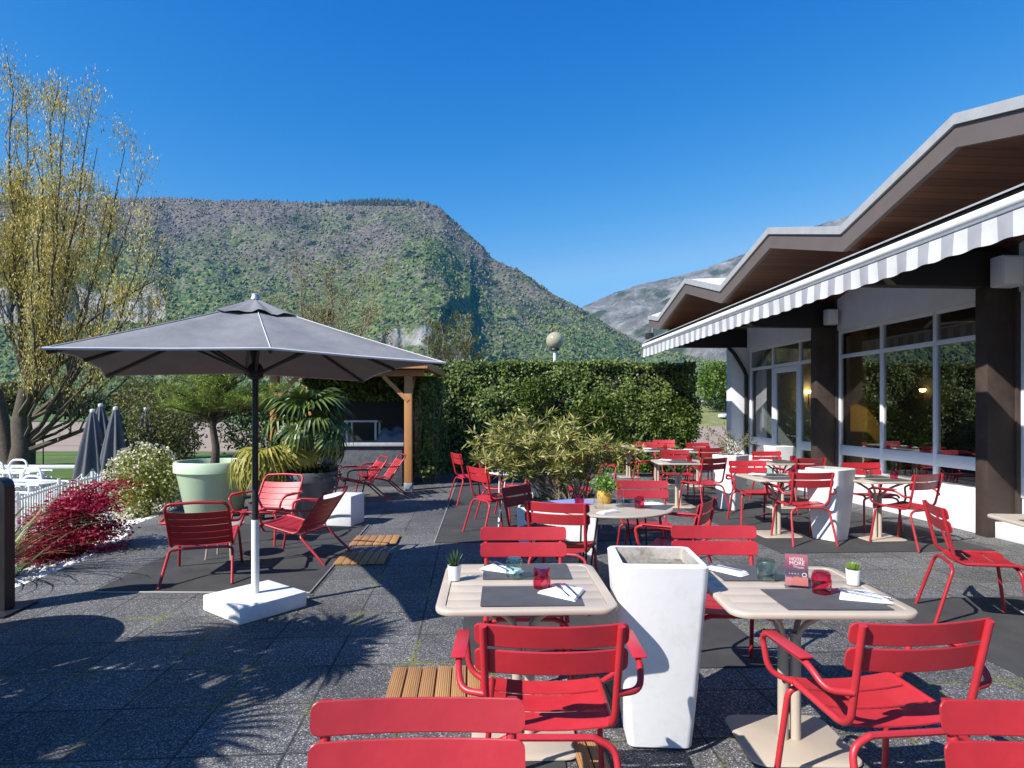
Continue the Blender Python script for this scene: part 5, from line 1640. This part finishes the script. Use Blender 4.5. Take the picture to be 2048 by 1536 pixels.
# low lounge chairs
def make_lounge(label):
    m = M['red']
    t = thing('lounge_chair', label, 'lounge chair', (0, 0, 0), 0, 'low red slatted lounge chairs')
    mb = MB()
    side = [(.265, .33, .375), (.265, .27, .392), (.265, -.12, .30), (.265, -.17, .315), (.262, -.44, .70), (.235, -.475, .745)]
    pts = [Vector(p) for p in side] + [Vector((0, -.482, .755))] + [Vector((-p[0], p[1], p[2])) for p in reversed(side)]
    mb.tube(fillet(pts, .05, 4), .0135, 10); mb.build('frame', m, t)
    mb = MB()
    for i in range(4):
        rows = []
        for j in range(11):
            x = -.252 + .504 * j / 10; sag = -.012 * (1 - (x / .252) ** 2)
            a, b = .30 - i * .103, .30 - i * .103 - .096
            za, zb_ = .396 - (.30 - a) * .226 + sag, .396 - (.30 - b) * .226 + sag
            rows.append([(x, b, zb_ - .006), (x, a, za - .006), (x, a, za), (x, b, zb_)])
        mb.loft(rows)
    mb.build('seat', m, t, ang=25)
    mb = MB()
    d = Vector((0, -.27, .385)).normalized(); o = Vector((0, -.175, .322)); nrm = Vector((0, .385, .27)).normalized()
    for i in range(5):
        s0, s1 = .01 + i * .083, .01 + i * .083 + .076; rows = []
        for j in range(11):
            x = -.252 + .504 * j / 10; sag = -.018 * (1 - (x / .252) ** 2)
            p0, p1 = o + d * s0 + nrm * sag, o + d * s1 + nrm * sag
            rows.append([Vector((x, 0, 0)) + q for q in (p0 - nrm * .006, p1 - nrm * .006, p1, p0)])
        mb.loft(rows)
    mb.build('backrest', m, t, ang=25)
    for s in (-1, 1):
        mb = MB(); mb.tube(fillet([(s * .295, .36, 0), (s * .272, .28, .36), (s * .20, .27, .375)], .05, 5), .0135, 10); mb.build('leg', m, t)
        mb = MB(); mb.tube(fillet([(s * .30, -.50, 0), (s * .272, -.20, .275), (s * .20, -.19, .285)], .05, 5), .0135, 10); mb.build('leg', m, t)
        mb = MB(); mb.tube(fillet([(s * .265, -.335, .555), (s * .335, -.30, .55), (s * .345, .18, .565), (s * .335, .26, .53), (s * .285, .24, .395)], .05, 5), .0125, 10); a = mb.build('arm', m, t)
        mb = MB(); mb.box(s * .343 - .026, s * .343 + .026, -.06, .17, .572, .580, bev=.003); mb.build('armrest', m, a)
    for y, z in ((.27, .375), (-.19, .285)):
        mb = MB(); mb.tube([(-.205, y, z), (.205, y, z)], .0135, 8); mb.build('crossbar', m, t)
    return t
LG = [(-3.0, 6.06, -.30, .95, 'red lounge chair seen from behind at the left front of the dark mat'),
      (-3.02, 7.62, -.12, -1, 'red lounge chair facing us before the pale green pot, behind the parasol pole'),
      (-2.34, 6.75, -.97, .22, 'red lounge chair in profile turned left, right of the parasol pole'),
      (-2.72, 10.95, -.85, -.45, 'red lounge chair by the grey palm pot turned left before the counter'),
      (-2.50, 11.55, -.85, -.38, 'red lounge chair standing close behind the one before the counter'),
      (-3.78, 10.15, -.3, .95, 'red lounge chair from behind between the pale green and the grey pot')]
lg0 = None
for x, y, fx, fy, lab in LG:
    if lg0 is None:
        lg0 = make_lounge(lab); lg0.location = (x, y, .009); lg0.rotation_euler = (0, 0, face_rot(fx, fy))
    else: dup(lg0, (x, y, .009), face_rot(fx, fy), lab)
for o in list(COL.objects):
    if o.parent is None and o.name.startswith('lounge_chair'): fade(o)
st = thing('side_table', 'small low grey side table between the lounge chairs', 'side table', (-3.12, 6.72, .009))
mb = MB(); mb.lathe([(.001, .345), (.20, .345), (.208, .352), (.208, .364), (.20, .37), (.001, .37)], 32, cap0=False); mb.build('table_top', M['beige'], st)
for k in range(4):
    a = PI / 4 + k * PI / 2; mb = MB(); mb.tube([(.15 * math.cos(a), .15 * math.sin(a), .344), (.19 * math.cos(a), .19 * math.sin(a), 0)], .011, 8); mb.build('leg', M['beige'], st)
wc = MB(); wc.box(-.21, .21, -.21, .21, 0, .42, bev=.02)
tag(wc.build('cube_stool', M['planter'], loc=(-2.36, 8.72, .001), rotz=R(-12)), 'plain white cube stool beside the dark grey pot', 'stool')

# ------------------------------------------------------------------ tables
def make_table(label):
    m = M['beige']
    t = thing('bistro_table', label, 'table', (0, 0, 0), 0, 'beige metal bistro tables')
    S = .40
    mb = MB()
    outer = [(S * 2 - .006, .716), (S * 2, .722), (S * 2, .733), (S * 2 - .006, .739), (S * 2 - .014, .741), (S * 2 - .085, .741), (S * 2 - .09, .736), (S * 2 - .09, .718)]
    loops = [[(x, y, z) for x, y in rrect(w, w, max(.012, .085 - (2 * S - w) / 2), 6)] for w, z in outer]
    mb.loft(loops + [loops[0]], False, False)
    mb.build('table_rim', m, t)
    mb = MB(); n = 6; w0 = 2 * S - .092; bw = w0 / n
    for i in range(n):
        mb.box(-w0 / 2 + .001, w0 / 2 - .001, -w0 / 2 + i * bw + .0035, -w0 / 2 + (i + 1) * bw - .0035, .725, .7375, bev=.0025)
    mb.build('table_top', m, t)
    mb = MB(); mb.box(-w0 / 2, w0 / 2, -w0 / 2, w0 / 2, .715, .7225); mb.build('gap_shade_sheet', M['black_brown'], t, smooth=False)  # dark sheet added below the slats so their gaps read as shade
    for s in (-1, 1):
        mb = MB(); mb.tube([(s * .030, 0, .013), (s * .030, 0, .52)], .025, 14); mb.build('post', m, t)
        for q in (-1, 1):
            mb = MB(); mb.tube(curve_pts((s * .035, q * .012, .50), (s * .24, q * .22, .717), (s * .05, q * .03, .62), 6, 0), .014, 8); mb.build('support_arm', m, t)
    mb = MB()
    mb.loft([[(x, y, z) for x, y in rrect(w, w * .92, .07, 5)] for w, z in ((.50, 0), (.505, .004), (.50, .010), (.49, .0125))])
    mb.build('base_plate', m, t)
    return t
TB = [(.055, 3.035, 2, 'beige slatted table in front left with a spiky succulent in a white pot'),
      (1.335, 2.985, -1, 'beige slatted table in front right with the red menu card'),
      (4.22, 4.66, -8, 'beige table cut off by the right edge beside the chair in profile'),
      (2.77, 14.75, 0, 'beige table farthest back at the oleander, close to the hedge'),
      (3.12, 13.35, 3, 'beige table in the last row in front of the hedge'),
      (2.75, 10.25, -3, 'beige table in the third row between a seat and a dark red back'),
      (3.38, 7.92, 2, 'beige table left of the tall white planter by the windows'),
      (4.55, 7.72, 5, 'beige table right of the tall white planter by the windows'),
      (4.42, 10.2, 0, 'beige table by the dark middle column behind the tall white planter'),
      (3.92, 13.0, 0, 'beige table before the gap to the field in the last row')]
tb0 = None
for x, y, rz, lab in TB:
    if tb0 is None:
        tb0 = make_table(lab); tb0.location = (x, y, .009); tb0.rotation_euler = (0, 0, R(rz))
    else: dup(tb0, (x, y, .009), R(rz), lab)
TOP = .009 + .741

def round_table(label, x, y, r, white=False):
    m = M['beige'] if not white else M['white_plastic']
    t = thing('round_table', label, 'round table', (x, y, .009))
    mb = MB(); mb.lathe([(.001, .722), (r - .006, .722), (r, .728), (r, .736), (r - .006, .741), (.001, .741)], 64, cap0=False); mb.build('table_top', m, t)
    for k in range(4):
        a = PI / 4 + PI / 2 * k
        mb = MB()
        for da in (-.22, .22):
            mb.tube([(.30 * math.cos(a + da), .30 * math.sin(a + da), .72), (.37 * math.cos(a), .37 * math.sin(a), .012)], .008, 8)
        mb.build('leg', M['black_metal'] if not white else m, t)
    return t
round_table('round beige table with a yellow basket of herbs in the middle of the terrace', .885, 5.46, .52)
t4 = round_table('round white table behind the oleander stems', .08, 8.62, .43, True)

# ------------------------------------------------------------------ planters
def planter(label, x, y, rz, fill='empty', h=.88, wt=.43, wb=.30):
    t = thing('tall_planter', label, 'planter', (x, y, .004), R(rz), 'tall tapered white planters')
    mb = MB(); L_ = []
    for i in range(9):
        q = i / 8; w = wb + (wt - wb) * q ** .9
        if i == 0: L_.append([(x_, y_, 0.0) for x_, y_ in rrect(w - .03, w - .03, .03, 4)])
        L_.append([(x_, y_, .012 + (h - .022) * q) for x_, y_ in rrect(w, w, .035, 4)])
    L_.append([(x_, y_, h) for x_, y_ in rrect(wt - .022, wt - .022, .03, 4)])
    L_.append([(x_, y_, h) for x_, y_ in rrect(wt - .075, wt - .075, .02, 4)])
    inner = [L_[-1], [(x_, y_, h - .012) for x_, y_ in rrect(wt - .088, wt - .088, .015, 4)], [(x_, y_, h - .13) for x_, y_ in rrect(wt - .11, wt - .11, .012, 4)]]
    mb.loft(L_, True, False); mb.build('planter_shell', M['planter'], t)
    mb = MB(); mb.loft(inner, False, False); mb.build('inner_wall', M['dirty_wall'], t)
    mb = MB(); n = 12; vs = []; w = wt - .112
    zf = h - .06 if fill == 'empty' else h - .05
    for i in range(n + 1):
        for j in range(n + 1):
            vs.append((-w / 2 + w * i / n, -w / 2 + w * j / n, zf + random.uniform(-.006, .006)))
    mb.add(vs, [(i * (n + 1) + j, (i + 1) * (n + 1) + j, (i + 1) * (n + 1) + j + 1, i * (n + 1) + j + 1) for i in range(n) for j in range(n)])
    mb.build('soil', M['old_soil'] if fill == 'empty' else M['soil'], t)
    return t
planter('tall white planter in front, empty, between the two nearest tables', .705, 3.06, -3)
planter('tall white planter by the windows between two beige tables', 3.93, 7.66, 33)
planter('small looking white planter at the glass door, farthest of the tall ones', 5.35, 12.45, 8)
p4 = planter('tall white planter with thin twigs sprouting from it', 3.52, 9.98, 40, 'soil')
tw = thing('twiggy_plant', 'sparse twiggy plant with tiny leaves growing in a white planter', 'plant', (3.52, 9.98, .83))
random.seed(55); mb = MB(); tips = []
for i in range(16):
    e = Vector((random.gauss(0, .22), random.gauss(0, .16), random.uniform(.18, .52)))
    branchy(mb, curve_pts((random.gauss(0, .07), random.gauss(0, .07), 0), e, e * .5 + Vector((0, 0, .06)), 5, .03), .006, .002, 1, tips, .7, .5, 10, .35, 4)
mb.build('twig', M['bark_pale'], tw)
tp = np.array([tuple(p) for p in tips]); tp = tp[RNG.integers(0, len(tp), 700)] + RNG.normal(0, .02, (700, 3))
leaves('foliage', tp, rnd_dirs(700), .035, .018, mixg, tw)

# oleander in a low box
ob = thing('planter_box', 'low white planter box holding the oleander', 'planter', (.52, 7.05, .004), R(-6))
mb = MB(); L_ = [[(x_, y_, z) for x_, y_ in rrect(w, d, r, 4)] for w, d, r, z in ((.86, .40, .03, 0), (.90, .44, .03, .5), (.885, .425, .03, .512), (.84, .38, .02, .512), (.82, .36, .02, .44))]
mb.loft(L_, True, False); mb.build('planter_shell', M['planter'], ob)
mb = MB(); mb.box(-.40, .40, -.17, .17, .42, .455); mb.build('soil', M['soil'], ob, smooth=False)
ol = thing('oleander', 'wide oleander bush with long yellowish green leaves in the middle of the terrace', 'shrub', (.52, 7.05, .45))
olm = leaf_mat('oleander_leaves', [(0.12, 0.15, 0.03), (0.25, 0.27, 0.06), (0.43, 0.39, 0.10), (0.55, 0.50, 0.18), (0.18, 0.22, 0.05)], .45, .3, .5)
random.seed(64); mb = MB(); TIPS = []
for i in range(46):
    a = random.uniform(0, 2 * PI); rr = random.random() ** .55
    e = Vector((rr * .92 * math.cos(a) - .16, rr * .62 * math.sin(a), random.uniform(.58, 1.20) * (1 - .2 * rr) + .02))
    b0 = Vector((random.gauss(.12, .12), random.gauss(0, .07), 0))
    pts = curve_pts(b0, e, b0.lerp(e, .45) + Vector((0, 0, .16)), 6, .018)
    mb.tube(pts, [.012, .011, .009, .008, .006, .005, .003], 5, cap=False)
    TIPS += [(pts[-1], (pts[-1] - pts[-2]).normalized()), (pts[-2], (pts[-1] - pts[-3]).normalized())]
    for q in range(5):
        s = pts[random.randint(3, 5)]
        e2 = s + Vector((random.gauss(0, .15), random.gauss(0, .13), random.uniform(-.02, .20)))
        mb.tube(curve_pts(s, e2, s.lerp(e2, .5) - Vector((0, 0, .03)), 3, .02), [.006, .005, .004, .003], 4, cap=False)
        TIPS.append((e2, (e2 - s).normalized()))
mb.build('stem', M['bark_pale'], ol)
C = []; D = []
for p, dd in TIPS:
    for q in range(25):
        C.append(p - dd * random.uniform(0, .16)); D.append(dd * .5 + Vector((random.gauss(0, .75), random.gauss(0, .75), random.gauss(.08, .6))))
C = np.array([tuple(c) for c in C]); D = np.array([tuple(c) for c in D])
leaves('foliage', C, D, RNG.uniform(.07, .135, len(C)), RNG.uniform(.015, .024, len(C)), olm, ol, None, .03)
u2 = leaves('underplanting', np.stack([RNG.uniform(-.38, .42, 700), RNG.uniform(-.16, .16, 700), RNG.uniform(.0, .16, 700)], 1), rnd_dirs(700, .4), .07, .025, mixg, ol)

# ------------------------------------------------------------------ things on the tables
def placemat(label, x, y, rz, m='placemat', w=.45, d=.30, z=None):
    z = TOP if z is None else z
    n = 10; mb = MB(); mb.box(-w / 2, w / 2, -d / 2, d / 2, .0006, .0028)
    o = mb.build('placemat', M[m], smooth=False, loc=(x, y, z), rotz=R(rz))
    return tag(o, label, 'placemat', 'placemats on the tables')
def napkin(label, x, y, rz, kind='triangle', z=None):
    z = TOP + .003 if z is None else z
    mb = MB()
    if kind == 'triangle':
        for k in range(3):
            p = fillet([(-.02 - .003 * k, -.115, 0), (.105, .03 + .003 * k, 0), (.02, .115, 0), (-.125 + .004 * k, .07, 0), (-.02 - .003 * k, -.115, 0)], .012, 3)
            mb.loft([[(q.x * s_, q.y * s_, .0004 + .0035 * k + dz) for q in p[:-1]] for s_, dz in ((1 - .01 * k, 0), (1 - .01 * k, .0022), (.985 - .01 * k, .003))])
    else:
        for k in range(3):
            w, l = .085 - .012 * k, .23 - .02 * k
            mb.loft([[(x_ + .004 * k, y_ - .005 * k, .0004 + .006 * k + zz) for x_, y_ in rrect(w - q, l - q, .012, 3)] for q, zz in ((.004, 0), (0, .0025), (.006, .0052))])
    o = mb.build('napkin', M['napkin'], loc=(x, y, z), rotz=R(rz))
    return tag(o, label, 'napkin', 'folded white napkins')
def fork(label, x, y, rz, z):
    mb = MB(); w = .0032
    mb.tube([(0, -.095, .003), (0, -.04, .004), (0, .03, .006), (0, .045, .007)], [.0052, .004, .0028, .004], 8)
    mb.box(-.0115, .0115, .043, .060, .0055, .0085, bev=.001)
    for k in range(4): mb.tube([(-.0095 + k * .0063, .058, .007), (-.0095 + k * .0063, .08, .0075), (-.009 + k * .006, .098, .010)], [.0019, .0018, .001], 6)
    return tag(mb.build('fork', M['steel'], loc=(x, y, z), rotz=R(rz)), label, 'fork', 'cutlery on the napkins')
def knife(label, x, y, rz, z):
    mb = MB()
    mb.tube([(0, -.105, .003), (0, -.05, .0045), (0, .005, .0045)], [.0055, .0052, .004], 8)
    mb.loft([[(-.006, y_, .003), (.006, y_, .003), (.007, y_, .0055), (-.007, y_, .005)] for y_ in (.004, .04, .08)] + [[(-.002, .108, .003), (.001, .108, .003), (.001, .108, .0045), (-.002, .108, .0045)]])
    return tag(mb.build('knife', M['steel'], loc=(x, y, z), rotz=R(rz)), label, 'knife', 'cutlery on the napkins')
def tumbler(label, x, y, m, up=True, h=.098, r=.043, z=None):
    z = TOP + .0035 if z is None else z
    pr = [(.001, 0), (r * .80, 0), (r * .92, .006), (r * 1.04, h * .38), (r, h * .72), (r * .90, h), (r * .86, h + .001), (r * .95, h * .7), (r * .99, h * .4), (r * .86, .012), (.001, .010)]
    if not up: pr = [(a, h - b) for a, b in pr]
    mb = MB(); mb.lathe(pr, 28, cap0=False)
    return tag(mb.build('tumbler', M[m], loc=(x, y, z)), label, 'glass', 'drinking glasses on the tables')
def succulent(label, x, y, spiky, z=TOP):
    t = thing('succulent_pot', label, 'potted plant', (x, y, z + .0005))
    mb = MB(); mb.lathe([(.026, 0), (.028, .002), (.034, .07), (.034, .074), (.030, .074), (.029, .064)], 24); mb.build('pot_shell', M['white_plastic'], t)
    mb = MB(); mb.lathe([(.001, .066), (.0295, .065)], 16, cap0=False); mb.build('soil', M['soil'], t)
    random.seed(3); mb = MB()
    n = 26 if spiky else 34
    for i in range(n):
        a = i * 2.399; q = i / n
        if spiky:
            el = R(80 - 60 * q); l = .085 - .02 * q; w = .0065
        else:
            el = R(78 - 62 * q); l = .030 + .018 * q; w = .0115
        d = Vector((math.cos(a) * math.cos(el), math.sin(a) * math.cos(el), math.sin(el))); s = Vector((-math.sin(a), math.cos(a), 0)); u = s.cross(d) * -1
        b = Vector((0, 0, .066)); rows = []
        for j in range(6):
            tt = j / 5
            ww = w * ((1 - tt) ** .8 if spiky else math.sin(PI * min(1, .22 + tt * .78)) ** .7 + .02)
            c = b + d * (l * tt) + Vector((0, 0, (.012 if spiky else .010) * tt * tt))
            rows.append([c + s * ww, c + u * ww * .35, c - s * ww, c - u * ww * .45])
        mb.loft(rows)
    lm_ = mat('succulent_leaf_' + ('dark' if spiky else 'light'), (0.035, 0.085, 0.02) if spiky else (0.17, 0.26, 0.04), .4, .25, 40)
    mb.build('leaves', lm_, t)

# front left table
placemat('dark woven placemat on the near side of the front left table', .085, 2.835, 1)
placemat('dark woven placemat on the far side of the front left table', .075, 3.265, 1)
napkin('folded napkin under fork and knife beside the pink glass, front left table', .255, 2.85, 22)
fork('fork on the napkin of the front left table, left of the knife', .235, 2.86, 14, TOP + .0135)
knife('blue shining knife on the napkin of the front left table', .272, 2.88, 12, TOP + .0135)
napkin('rolled white napkin behind the green glass, front left table', -.055, 3.27, 62, 'roll')
fork('fork lying on the rolled napkin of the front left table', -.075, 3.29, 30, TOP + .0205)
knife('knife lying on the rolled napkin of the front left table', -.045, 3.30, 30, TOP + .0205)
tumbler('pale green glass on the front left table', .012, 3.14, 'glass_green', False)
tumbler('pink glass turned over on the front left table', .142, 2.955, 'glass_pink', False)
succulent('spiky dark green succulent in a white pot on the front left table', -.288, 3.10, True)
# front right table
placemat('dark woven placemat on the near side of the front right table', 1.40, 2.785, 0)
placemat('dark woven placemat on the far side of the front right table', 1.28, 3.235, 0)
napkin('folded napkin under fork and knife on the front right table', 1.60, 2.80, 42)
fork('fork on the napkin of the front right table, left of the knife', 1.565, 2.80, 40, TOP + .0135)
knife('knife on the napkin of the front right table', 1.61, 2.825, 42, TOP + .0135)
napkin('rolled white napkin before the planter on the front right table', 1.12, 3.25, 38, 'roll')
fork('fork lying on the rolled napkin of the front right table', 1.115, 3.25, 42, TOP + .0205)
tumbler('green glass jar shaped tumbler beside the menu card', 1.272, 3.10, 'glass_green', False, .10, .046)
tumbler('pink glass turned over beside the menu card', 1.432, 2.87, 'glass_pink', False)
succulent('light green rosette succulent in a white pot on the front right table', 1.662, 3.02, False)

# red menu card in a clear stand
mc = thing('menu_card', 'red menu card with white lettering in a clear table stand', 'menu card', (1.362, 2.965, TOP + .0005), R(-18))
TL = Matrix.Rotation(R(-9), 4, 'X')
mb = MB(); mb.box(-.054, .054, -.0035, -.0022, .006, .160, xf=TL); mb.box(-.054, .054, .0012, .0025, .006, .160, xf=TL); mb.box(-.054, .054, -.03, .03, 0, .0045, bev=.001)
mb.build('stand', M['acrylic'], mc, smooth=False)
cm = bpy.data.materials.new('menu_print'); cm.use_nodes = True
nt = cm.node_tree; b_ = nt.nodes['Principled BSDF']; b_.inputs['Roughness'].default_value = .35
tc = nd(nt, 'ShaderNodeTexCoord'); sp = nd(nt, 'ShaderNodeSeparateXYZ'); nt.links.new(tc.outputs['Object'], sp.inputs[0])
mr = nd(nt, 'ShaderNodeMapRange'); mr.inputs['From Min'].default_value = 0; mr.inputs['From Max'].default_value = .16
nt.links.new(sp.outputs[2], mr.inputs['Value'])
nz = nd(nt, 'ShaderNodeTexNoise'); nz.inputs['Scale'].default_value = 38; nz.inputs['Detail'].default_value = 5; nt.links.new(tc.outputs['Object'], nz.inputs['Vector'])
ma_ = nd(nt, 'ShaderNodeMath', operation='MULTIPLY_ADD'); nt.links.new(nz.outputs['Fac'], ma_.inputs[0]); ma_.inputs[1].default_value = .25; nt.links.new(mr.outputs[0], ma_.inputs[2])
rp = nd(nt, 'ShaderNodeValToRGB'); e = rp.color_ramp.elements
e[0].position = .18; e[0].color = (.55, .16, .13, 1); e[1].position = 1; e[1].color = (.45, .12, .10, 1)
for p, c in ((.40, (.60, .22, .18)), (.46, (.10, .055, .055)), (.62, (.10, .05, .05)), (.80, (.34, .05, .055))):
    x = e.new(p); x.color = (*c, 1)
nt.links.new(ma_.outputs[0], rp.inputs['Fac']); nt.links.new(rp.outputs[0], b_.inputs['Base Color'])
mb = MB(); mb.box(-.050, .050, -.0018, .0008, .010, .156, xf=TL); card = mb.build('card', cm, mc, smooth=False)
wm = mat('white_print', (.8, .78, .76), .5, .02, 5)
def lettering(txt, size, x, z, name='lettering'):
    cu = bpy.data.curves.new(name, 'FONT'); cu.body = txt; cu.size = size; cu.align_x = 'CENTER'; cu.extrude = .0001
    tmp = bpy.data.objects.new(name, cu); COL.objects.link(tmp)
    dg = bpy.context.evaluated_depsgraph_get(); me = bpy.data.meshes.new_from_object(tmp.evaluated_get(dg))
    bpy.data.objects.remove(tmp); me.materials.append(wm)
    o = bpy.data.objects.new(name, me); COL.objects.link(o); o.parent = card
    o.matrix_local = TL @ Matrix.Translation((x, -.0021, z)) @ Matrix.Rotation(PI / 2, 4, 'X')
    return o
lettering('HOTEL', .021, .002, .126); lettering('MORE', .025, .002, .106); lettering('TO', .012, -.006, .094); lettering('TAPA', .012, .018, .090)
lettering('o  e  m  e', .011, -.012, .062); lettering('O', .028, .034, .052)

# round table with the basket
ZT = TOP
bk = thing('herb_basket', 'yellow woven basket with fresh green herbs on the round table', 'potted plant', (.845, 5.66, ZT))
mb = MB(); mb.lathe([(.052, .001), (.066, .03), (.070, .075), (.064, .115), (.060, .118), (.058, .10)], 28); mb.build('basket', M['yellow_wood'], bk)
leaves('foliage', np.stack([RNG.normal(0, .048, 520), RNG.normal(0, .048, 520), RNG.normal(.17, .032, 520)], 1), rnd_dirs(520, .6), .035, .022, leaf_mat('herb_leaves', [(0.08, 0.16, 0.02), (0.17, 0.30, 0.04), (0.26, 0.40, 0.07)], .5, .35), bk)
mb = MB()
for i in range(18): mb.tube([(random.gauss(0, .02), random.gauss(0, .02), .10), (random.gauss(0, .045), random.gauss(0, .045), .18)], .002, 4)
mb.build('stem', M['bark_pale'], bk)
vs_ = MB(); vs_.lathe([(.001, 0), (.032, 0), (.034, .004), (.034, .15), (.030, .15), (.030, .012), (.001, .012)], 24, cap0=False)
tag(vs_.build('carafe', M['glass_clear'], loc=(.945, 5.42, ZT + .001)), 'clear straight carafe beside the herb basket', 'carafe')
placemat('blue paper mat at the left of the round table', .53, 5.72, 25, 'blue_mat')
placemat('dark placemat at the right of the round table', 1.18, 5.50, -30, z=ZT)
placemat('dark placemat on the far side of the round table', 1.02, 5.80, 8, w=.40, d=.26)
napkin('rolled napkin on the near edge of the round table', .80, 5.13, -50, 'roll', ZT + .001)
napkin('folded napkin at the right rim of the round table', 1.27, 5.60, 60, 'triangle', ZT + .004)
fork('fork on the folded napkin at the right rim of the round table', 1.27, 5.61, 70, ZT + .0145)
tumbler('pink glass left behind on the round table', .60, 5.52, 'glass_pink', False)
tumbler('pink glass on the right of the round table', 1.10, 5.36, 'glass_pink', False)
tumbler('clear glass before the herb basket', .745, 5.34, 'glass_clear', True)

# the tables farther back: a mat, a glass, a napkin
far = [('in the third row', 2.75, 10.25), ('left of the white planter by the windows', 3.38, 7.92), ('right of the white planter by the windows', 4.55, 7.72),
       ('by the dark middle column', 4.42, 10.2), ('before the field gap', 3.92, 13.0), ('in the last row', 3.12, 13.35)]
for i, (w, x, y) in enumerate(far):
    placemat('dark placemat, near side of the beige table ' + w, x + .02, y - .2, 0)
    placemat('dark placemat, far side of the beige table ' + w, x - .02, y + .2, 0)
    tumbler('pink glass on the beige table ' + w, x + .17, y - .06, 'glass_pink', False)
    napkin('rolled napkin on the beige table ' + w, x - .17, y + .19, 50, 'roll')
    if i in (1, 2, 3): tumbler('green glass on the beige table ' + w, x - .06, y + .08, 'glass_green', False)
placemat('dark placemat on the table cut off by the right edge', 4.12, 4.62, -8)
napkin('folded napkin on the table cut off by the right edge', 4.02, 4.60, 60, 'roll')

# parked car seen small in the gap between hedge and building
pc = thing('parked_car', 'small pale car parked on the lane in the gap beside the building', 'car', (33.0, 92.4, .22), R(4))
cb = mat('pale_car_paint', (.62, .66, .70), .25, .03, 2); gl_ = mat('car_glass', (.03, .05, .07), .1, .05, 2)
def car_loop(pts, w): return [[(x, s * w, z) for x, z in pts] for s in (-1, 1)]
body = fillet([(-2.0, .32, 0), (-2.05, .75, 0), (-1.2, .86, 0), (1.0, .92, 0), (1.95, .88, 0), (2.0, .34, 0)], .15, 3)
mb = MB(); mb.loft([[(p.x, y, p.y) for p in body] for y in (-.84, .84)]); mb.build('body', cb, pc)
cab = fillet([(-1.15, .86, 0), (-.45, 1.40, 0), (.9, 1.43, 0), (1.7, .9, 0)], .12, 3)
mb = MB(); mb.loft([[(p.x, y, p.y) for p in cab] for y in (-.72, .72)]); mb.build('cabin_glass', gl_, pc)
mb = MB(); mb.box(-.5, .95, -.70, .70, 1.40, 1.45, bev=.02); mb.build('roof', cb, pc)
for x in (-1.3, 1.25):
    for y in (-.78, .78):
        mb = MB(); mb.tube([(x, y - .1, .31), (x, y + .1, .31)], .31, 18); wv = mb.build('wheel', M['black_metal'], pc)
        mb = MB(); mb.tube([(x, y - .105, .31), (x, y + .105, .31)], .18, 14); mb.build('rim', M['grey_metal'], wv)

# ------------------------------------------------------------------ thin blue air between the terrace and the mountains
hz = MB(); hz.box(-6000, 7000, -60, 6800, LOW - 1, 1500)
hm = bpy.data.materials.new('thin_haze'); hm.use_nodes = True
hn = hm.node_tree; hn.nodes.remove(hn.nodes['Principled BSDF'])
pv = hn.nodes.new('ShaderNodeVolumePrincipled')
pv.inputs['Color'].default_value = (0.06, 0.50, 1.0, 1)
pv.inputs['Density'].default_value = 0.000042
pv.inputs['Anisotropy'].default_value = 0.0
hn.links.new(pv.outputs[0], hn.nodes['Material Output'].inputs['Volume'])
tag(hz.build('haze', hm, smooth=False), 'thin bluish air over the valley', 'haze', kind='stuff')
